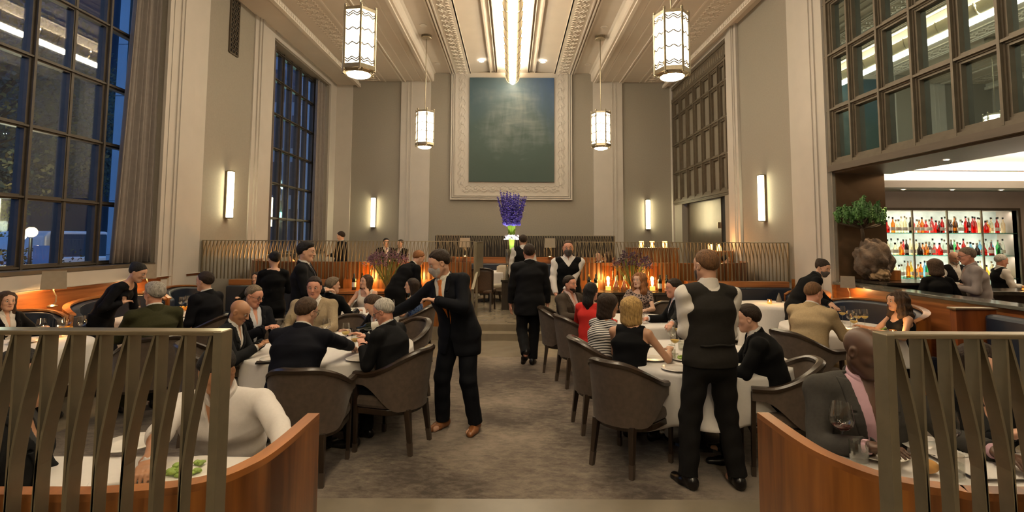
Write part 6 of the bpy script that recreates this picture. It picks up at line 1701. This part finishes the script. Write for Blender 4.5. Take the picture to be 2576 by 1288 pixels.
def printm(name,c0,c1,sc):
    m=bpy.data.materials.new(name); m.use_nodes=True; nt=m.node_tree; N=nt.nodes; L=nt.links; b=N['Principled BSDF']; b.inputs['Roughness'].default_value=.75
    tc=N.new('ShaderNodeTexCoord'); n=N.new('ShaderNodeTexVoronoi'); n.feature='DISTANCE_TO_EDGE'; n.inputs['Scale'].default_value=sc; L.new(tc.outputs['Object'],n.inputs['Vector'])
    r=N.new('ShaderNodeValToRGB'); r.color_ramp.interpolation='CONSTANT'; r.color_ramp.elements[0].color=(*c1,1); r.color_ramp.elements[1].position=.13; r.color_ramp.elements[1].color=(*c0,1)
    L.new(n.outputs['Distance'],r.inputs[0]); L.new(r.outputs[0],b.inputs['Base Color']); return m
PRD=printm('print_dark',(.02,.012,.012),(.28,.20,.17),26); PRB=printm('print_blue',(.02,.05,.17),(.10,.16,.30),22)
# --- left round table
person('man in navy suit seen from behind, leaning over the left round table',None,86,'seat',HD(772,752,4.42),lean=24,hpitch=18,hyaw=18,hair='short',hairc='brown',skinc='light',col=(0.0041,0.0045,0.0082),seat=SE,lh=(-2.0,4.85,.80),rh=(-1.45,4.88,.80),rhp=(1,.1,-.15),lhp=(-1,-.1,-.5),glasses=True,bulk=1.08)
person('grey haired man with glasses and dark suit at the right of the left round table',None,163,'seat',HD(966,755,4.66),lean=13,hpitch=24,hyaw=-6,hair='short',hairc='white',skinc='ruddy',col=(0.0058,0.0058,0.0068),seat=SE,lh=HD(912,872,4.62),rh=HD(922,850,4.85),lhp=(-.5,-.2,-1),rhp=(.4,-.3,-.9),glasses=True,watch=-1,bulk=1.05)
person('bald man in grey suit, profile to the right, at the left round table',None,8,'seat',HD(604,757,4.8),lean=20,hpitch=28,hyaw=6,hair='bald',skinc='tan',col=(0.0096,0.0102,0.0116),seat=SE,lh=HD(662,862,4.95),rh=HD(648,872,4.72),bulk=1.05,pants=(.12,.11,.10))
person('man with glasses and open pale shirt behind the bald man',None,-28,'seat',HD(640,720,5.6),lean=8,hpitch=20,hyaw=-18,hair='recede',hairc='greybrown',skinc='ruddy',col=(0.0034,0.0037,0.0062),shirt=(.50,.50,.52),seat=SE,glasses=True,vdepth=.42,lh='join',rh='join')
person('man in beige jacket facing the camera at the far side of the left round table',None,-86,'seat',HD(791,698,6.05),lean=4,hpitch=8,hyaw=-8,hair='short',hairc='dbrown',skinc='ruddy',col=(.29,.225,.145),shirt=(.55,.52,.48),seat=SE,lh='table',rh='table',bulk=1.05)
person('brown haired man in dark suit bowed low beside the grey haired man',None,-138,'seat',HD(938,745,5.72),lean=30,hpitch=36,hyaw=12,hair='short',hairc='brown',skinc='light',col=(0.0034,0.0034,0.0045),seat=SE,lh='table',rh='table')
# --- left, further back
person('grey brown haired man in black suit seen from behind next to the woman in white',None,62,'seat',HD(838,700,7.1),lean=6,hyaw=22,hair='side',hairc='greybrown',skinc='light',col=(0.0024,0.0024,0.0031),seat=SE)
person('woman in sleeveless white dress with long brown hair resting her cheek on her hand',None,-98,'seat',HD(920,695,8.2),lean=8,hyaw=28,hpitch=-2,hroll=-10,hair='long',hairc='brown',skinc='light',fem=True,outfit='sleeveless',col=(.60,.56,.48),pants=(.58,.54,.47),seat=SE,lh='chin',rh='table',smile=True,vox=.0075)
person('woman in blue patterned dress in profile behind the man with the orange tie',None,185,'seat',HD(1035,705,7.5),lean=8,hair='long',hairc='dbrown',skinc='light',fem=True,outfit='dress',col=PRB,seat=SE,hyaw=-10)
person('smiling dark haired woman far back on the left corner banquette',None,-85,'seat',HD(646,690,9.1),lean=-2,hyaw=12,hair='long',hairc='dbrown',skinc='light',fem=True,outfit='top',col=(0.0034,0.0034,0.0037),smile=True,seat=.46,vox=.008)
person('young man in dark suit, profile to the left, by the table with yellow flowers',None,172,'seat',HD(516,685,6.65),lean=5,hpitch=4,hair='short',hairc='dbrown',skinc='light',lh='lap',rh='lap',col=(0.0034,0.0034,0.0054),seat=SE)
person('grey haired man with glasses in olive jacket behind the left screen',None,138,'seat',HD(390,712,5.35),lean=6,hyaw=-24,hpitch=6,hair='side',hairc='grey',skinc='ruddy',col=(.030,.029,.012),seat=SE,glasses=True,bulk=.95)
person('woman in black blazer and white top at the left edge of the room',None,-12,'seat',HD(18,738,5.75),lean=4,hyaw=10,hair='wavy',hairc='brown',skinc='light',fem=True,outfit='suit',col=(0.0028,0.0028,0.0031),shirt=(.55,.52,.48),seat=.46,smile=True,vdepth=.40)
# --- right tables
person('woman with black ponytail in a red top seen from behind',None,58,'seat',HD(1488,712,6.3),lean=4,hyaw=10,hair='pony',hairc='black',skinc='light',fem=True,outfit='top',col=fab('red',(.52,.028,.022),.75,na=.05),seat=SE)
person('bearded man in brown tweed jacket and pale shirt left of the woman in red',None,-48,'seat',HD(1434,695,7.15),lean=0,hyaw=-6,hpitch=2,hair='short',hairc='dbrown',beard='dbrown',skinc='ruddy',col=(.050,.038,.028),shirt=(.52,.40,.38),seat=SE,lh='lap',rh='table',vdepth=.38)
person('woman with long curly red hair in dark patterned dress facing left',None,-118,'seat',HD(1606,687,7.85),lean=4,hyaw=18,hair='curly',hairc='auburn',skinc='pale',fem=True,outfit='dress',col=PRD,seat=SE,lh='table',rh='table',vox=.0075)
person('dark haired man in black suit, profile to the left, beside the waiter',None,172,'seat',HD(1694,703,6.5),lean=10,hpitch=4,hair='short',hairc='dbrown',skinc='ruddy',col=(0.0041,0.0041,0.0048),shirt=(.45,.47,.55),seat=SE,lh=HD(1672,846,5.6),watch=-1,lhp=(-.6,-.6,-.4))
person('blonde woman with bob in black sleeveless top seen from behind',None,62,'seat',HD(1590,748,4.66),lean=14,hyaw=4,hpitch=8,hair='bob',hairc='blonde',skinc='mid',fem=True,outfit='sleeveless',col=(0.0028,0.0028,0.0034),seat=SE,lh='join',rh=(1.42,4.72,.83),rhp=(.7,-.5,-.9))
person('dark haired woman in black and white striped blouse beside the blonde woman',None,30,'seat',HD(1532,740,5.05),lean=16,hyaw=14,hpitch=14,hair='bob',hairc='dbrown',skinc='tan',fem=True,outfit='top',col=STR,pants=(.25,.24,.25),seat=SE,lh='join',rh='join')
person('man in black suit mostly hidden behind the standing waiter at the right table',None,158,'seat',HD(1880,768,4.35),lean=20,hpitch=10,hair='short',hairc='dbrown',skinc='light',col=(0.0024,0.0024,0.0028),seat=SE,bulk=1.08)
person('balding man in tan jacket leaning in profile to the right',None,32,'seat',HD(2046,712,5.75),lean=14,hyaw=10,hpitch=12,hair='recede',hairc='sandy',skinc='ruddy',col=(.36,.265,.15),seat=SE,rh='table',lh='table')
person('curly dark haired woman in black sleeveless top, profile to the left, by the bar partition',None,176,'seat',HD(2252,735,6.0),lean=8,hyaw=-4,hpitch=4,hair='curly',hairc='brown',skinc='mid',fem=True,outfit='sleeveless',col=(0.0028,0.0024,0.0024),seat=.44,lh='table',rh='table')
# --- booths next to the camera
person('bald man in grey jacket and pink shirt at the bottom right booth',None,-98,'seat',HD(2172,828,2.52),lean=9,hyaw=-30,hpitch=16,hair='bald',skinc='dark',col=(.040,.037,.033),shirt=(.46,.29,.34),seat=.46,zf=.12,lh=(2.05,2.25,.93),rh=(1.55,2.30,.93),bulk=1.12,vdepth=.42)
person('man in white shirt bowed over the bottom left booth table',None,-80,'seat',HD(548,898,2.50),lean=26,hpitch=40,hyaw=10,hair='short',hairc='black',skinc='tan',outfit='shirt',shirt=(.60,.56,.53),pants=(.02,.02,.025),seat=.46,zf=.12,rh=onz(352,1195,.925),rhp=(.9,-.2,-.4),lh=HD(735,1165,2.18),lhp=(-1,-.2,-.5),rolled=1,bulk=1.12)
person('dark clothed person behind the right screen bars at the booth table',None,-100,'seat',HD(2470,905,2.5),lean=10,hyaw=10,hpitch=10,hair='long',hairc='dbrown',skinc='light',fem=True,outfit='suit',col=(0.0022,0.0022,0.0028),shirt=(.02,.02,.02),seat=.46,zf=.12,lh='join',rh='join')
person('dark clothed person behind the left screen bars at the bottom left corner',None,20,'seat',HD(60,885,2.05),lean=6,hyaw=6,hair='short',hairc='black',skinc='tan',col=(0.0022,0.0022,0.0028),shirt=(.02,.02,.02),seat=.46,zf=.12,lh='lap',rh='lap')
# --- standing on the dining floor
person('standing man in dark suit with orange tie and grey face mask leaning to the left',(-.50,5.06),-118,'stand',lean=15,side=15,hyaw=40,hpitch=22,hair='short',hairc='dbrown',skinc='light',col=(0.0045,0.0051,0.0075),shirt=(.60,.56,.48),tie=ORANGE,mask=MASKG,hs=1.0,rh=HD(958,806,5.30),rhp=(.5,-.3,-.8),lh=HD(1098,757,4.78),lhp=(-1,-.3,-.35),watch=-1,shoes=SHOEBR,legs=((-.17,-.03,.085),(.15,.05,.085)),ped=.925,vdepth=.36,curl=(22,60))
person('standing waiter in white shirt and dark grey waistcoat seen from behind',(1.49,3.95),98,'stand',lean=4,side=2,hyaw=-10,hpitch=6,hair='crop',hairc='sandy',skinc='light',outfit='vest',col=(.017,.015,.013),shirt=(.62,.58,.53),mask=MASKM,hs=1.0,lh='front',rh='front',legs=((-.19,0,.085),(.17,-.05,.085)),pants=(.0085,.0078,.0075),bulk=.96,rhp=(.18,-.45,-1),lhp=(-.18,-.45,-1))
person('dark suited man walking away up the aisle',(.26,7.55),93,'stand',lean=6,hair='short',hairc='dbrown',skinc='ruddy',col=(0.0058,0.0051,0.0062),hs=1.0,lh='down',rh='down',legs=((-.08,-.30,.26),(.05,.06,.085)))
person('waiter in black bib apron, white sleeves and mask facing the camera behind the bearded man',(.92,8.5),-92,'stand',hair='crop',hairc='brown',skinc='ruddy',outfit='apron',col=(0.0028,0.0028,0.0031),shirt=(.60,.57,.53),mask=MASKM,hs=1.03,lh=(.82,8.28,.95),rh=(.70,8.28,.95),pants=(.01,.01,.012),hpitch=5)
person('dark suited man bending over with his back to the camera behind the left tables',(-1.92,8.62),38,'stand',lean=46,hair='short',hairc='auburn',hpitch=30,skinc='light',col=(0.0028,0.0028,0.0034),hs=1.0,lh='down',rh='down')
person('woman in black with pinned up black hair standing with her back to the camera',XY(690,7.45),112,'stand',fem=True,hair='bun',hairc='black',hyaw=-25,hpitch=6,skinc='light',outfit='top',col=(0.0028,0.0028,0.0031),hs=.93,lh='front',rh='front')
person('tall dark haired man in dark suit standing in profile to the right',XY(765,6.72),12,'stand',hair='side',hairc='black',hpitch=6,skinc='light',col=(0.0062,0.0062,0.0075),tie=TIED,hs=1.01,lh='front',rh='front')
person('dark leaning figure beside the olive jacket man at the left wall',XY(262,6.15),12,'stand',lean=42,fem=True,hair='bun',hairc='black',hpitch=25,skinc='light',outfit='top',col=(0.0024,0.0024,0.0041),hs=.93,lh='down',rh='front')
person('masked waitress in black bending toward the tan jacket table',XY(1998,7.25),-12,'stand',lean=40,fem=True,hair='bun',hairc='dbrown',hyaw=48,hpitch=22,skinc='light',outfit='suit',col=(0.0028,0.0028,0.0031),shirt=(.02,.02,.025),mask=MASKM,hs=.95,lh=HD(2095,768,6.9),rh=HD(2088,766,6.75))
# --- raised floor
person('man in black suit standing in profile far back on the left of the raised floor',XY(858,13.6),175,'stand',hair='short',hairc='dbrown',hpitch=14,skinc='light',col=(0.0028,0.0028,0.0034),hs=1.0,lh='front',rh='front',zf=.24)
person('waiter walking on the raised floor, half hidden by the dark suited walking man',XY(1316,10.75),97,'stand',hair='short',hairc='dbrown',skinc='light',outfit='vest',col=(0.0034,0.0034,0.0037),shirt=(.56,.53,.50),hs=.95,lh='down',rh='down',zf=.24)
person('dark haired person far back behind the mauve flowers, left one',XY(970,13.4),-60,'stand',hair='short',hairc='black',skinc='light',col=(0.0024,0.0024,0.0028),hs=.90,zf=.24,lh='front',rh='front')
person('dark haired person far back behind the mauve flowers, right one',XY(1008,13.8),-120,'stand',hair='short',hairc='dbrown',skinc='light',col=(0.0024,0.0024,0.0028),hs=.88,zf=.24,lh='front',rh='front')
for k,(px,py,Y,fc,hc_,fm,lab) in enumerate(((1508,632,11.6,-150,'dbrown',0,'seated person behind the right screen beside the yellow foil bottle'),(1528,634,11.9,170,'brown',1,'seated woman behind the right screen left of the tall flowers'),(1897,652,12.3,180,'dbrown',1,'dark haired diner peeking over the wood booth back at the far right'),(1826,656,12.2,0,'black',0,'dark haired diner low behind the waiter\'s ear'),(738,644,11.4,180,'black',0,'dark haired diner behind the left screen beside the tall man'),(1445,640,12.0,30,'dbrown',0,'seated diner behind the masked waiter in the apron'))):
    person(lab,None,fc,'seat',HD(px,py,Y),hair='long' if fm else 'short',hairc=hc_,fem=bool(fm),col=(0.0068,0.0041,0.0041) if k!=1 else (.35,.2,.18),zf=.24,seat=.46,outfit='top' if fm else 'suit')
# --- bar
def stool(x,y,label):
    t=thing('bar_stool',label,'stool',(x,y,0),0,'bar stools'); MB().lathe([(.17,.63),(.19,.66),(.18,.70),(0,.70)],20).build('seat_cushion',LEATHER,t); MB().lathe([(.2,0),(.2,.02),(.03,.03),(.03,.63)],16).build('pedestal',NICKEL,t)
r_=person('brown haired woman in black seated at the bar with her back to the room',None,80,'seat',HD(2350,662,7.75),lean=12,hpitch=18,hair='bob',hairc='brown',fem=True,skinc='light',outfit='top',col=(0.0024,0.0024,0.0028),seat=.72,hs=.95,lh='lap',rh='lap'); stool(r_.location.x,r_.location.y-.02,'round bar stool under the woman in black at the bar')
person('bald grey bearded barman in dark waistcoat behind the counter',XY(2398,9.35),-100,'stand',hair='bald',beard='grey',hpitch=18,skinc='light',outfit='vest',col=(0.0068,0.0068,0.0075),shirt=(.58,.55,.5),tie=None,hs=.93,lh='front',rh='front')
person('grey haired man in grey shirt standing at the bar, profile to the left',XY(2462,7.62),150,'stand',lean=12,hpitch=12,hair='short',hairc='greybrown',skinc='ruddy',outfit='shirt',shirt=(.27,.225,.21),pants=(.03,.03,.035),hs=.99,lh='front',rh='front',glasses=True,bulk=1.08)
person('white haired bartender in black waistcoat behind the row of glasses',XY(2515,9.4),-20,'stand',hair='short',hairc='white',hpitch=14,skinc='ruddy',outfit='vest',col=(0.0031,0.0031,0.0034),shirt=(.58,.55,.5),hs=.90,lh='front',rh='front')
# ================================================================ render look
sc=bpy.context.scene
sc.view_settings.view_transform='Standard'; sc.view_settings.look='None'; sc.view_settings.exposure=0.9; sc.view_settings.gamma=1.0; sc.view_settings.use_curve_mapping=False
sc.cycles.use_denoising=True; sc.cycles.use_adaptive_sampling=True; sc.cycles.adaptive_threshold=.02
try: sc.cycles.denoiser='OPENIMAGEDENOISE'
except Exception: pass
sc.cycles.max_bounces=7; sc.cycles.diffuse_bounces=4; sc.cycles.glossy_bounces=4; sc.cycles.transparent_max_bounces=24; sc.cycles.transmission_bounces=4
sc.cycles.sample_clamp_indirect=4.; sc.cycles.caustics_reflective=False; sc.cycles.caustics_refractive=False
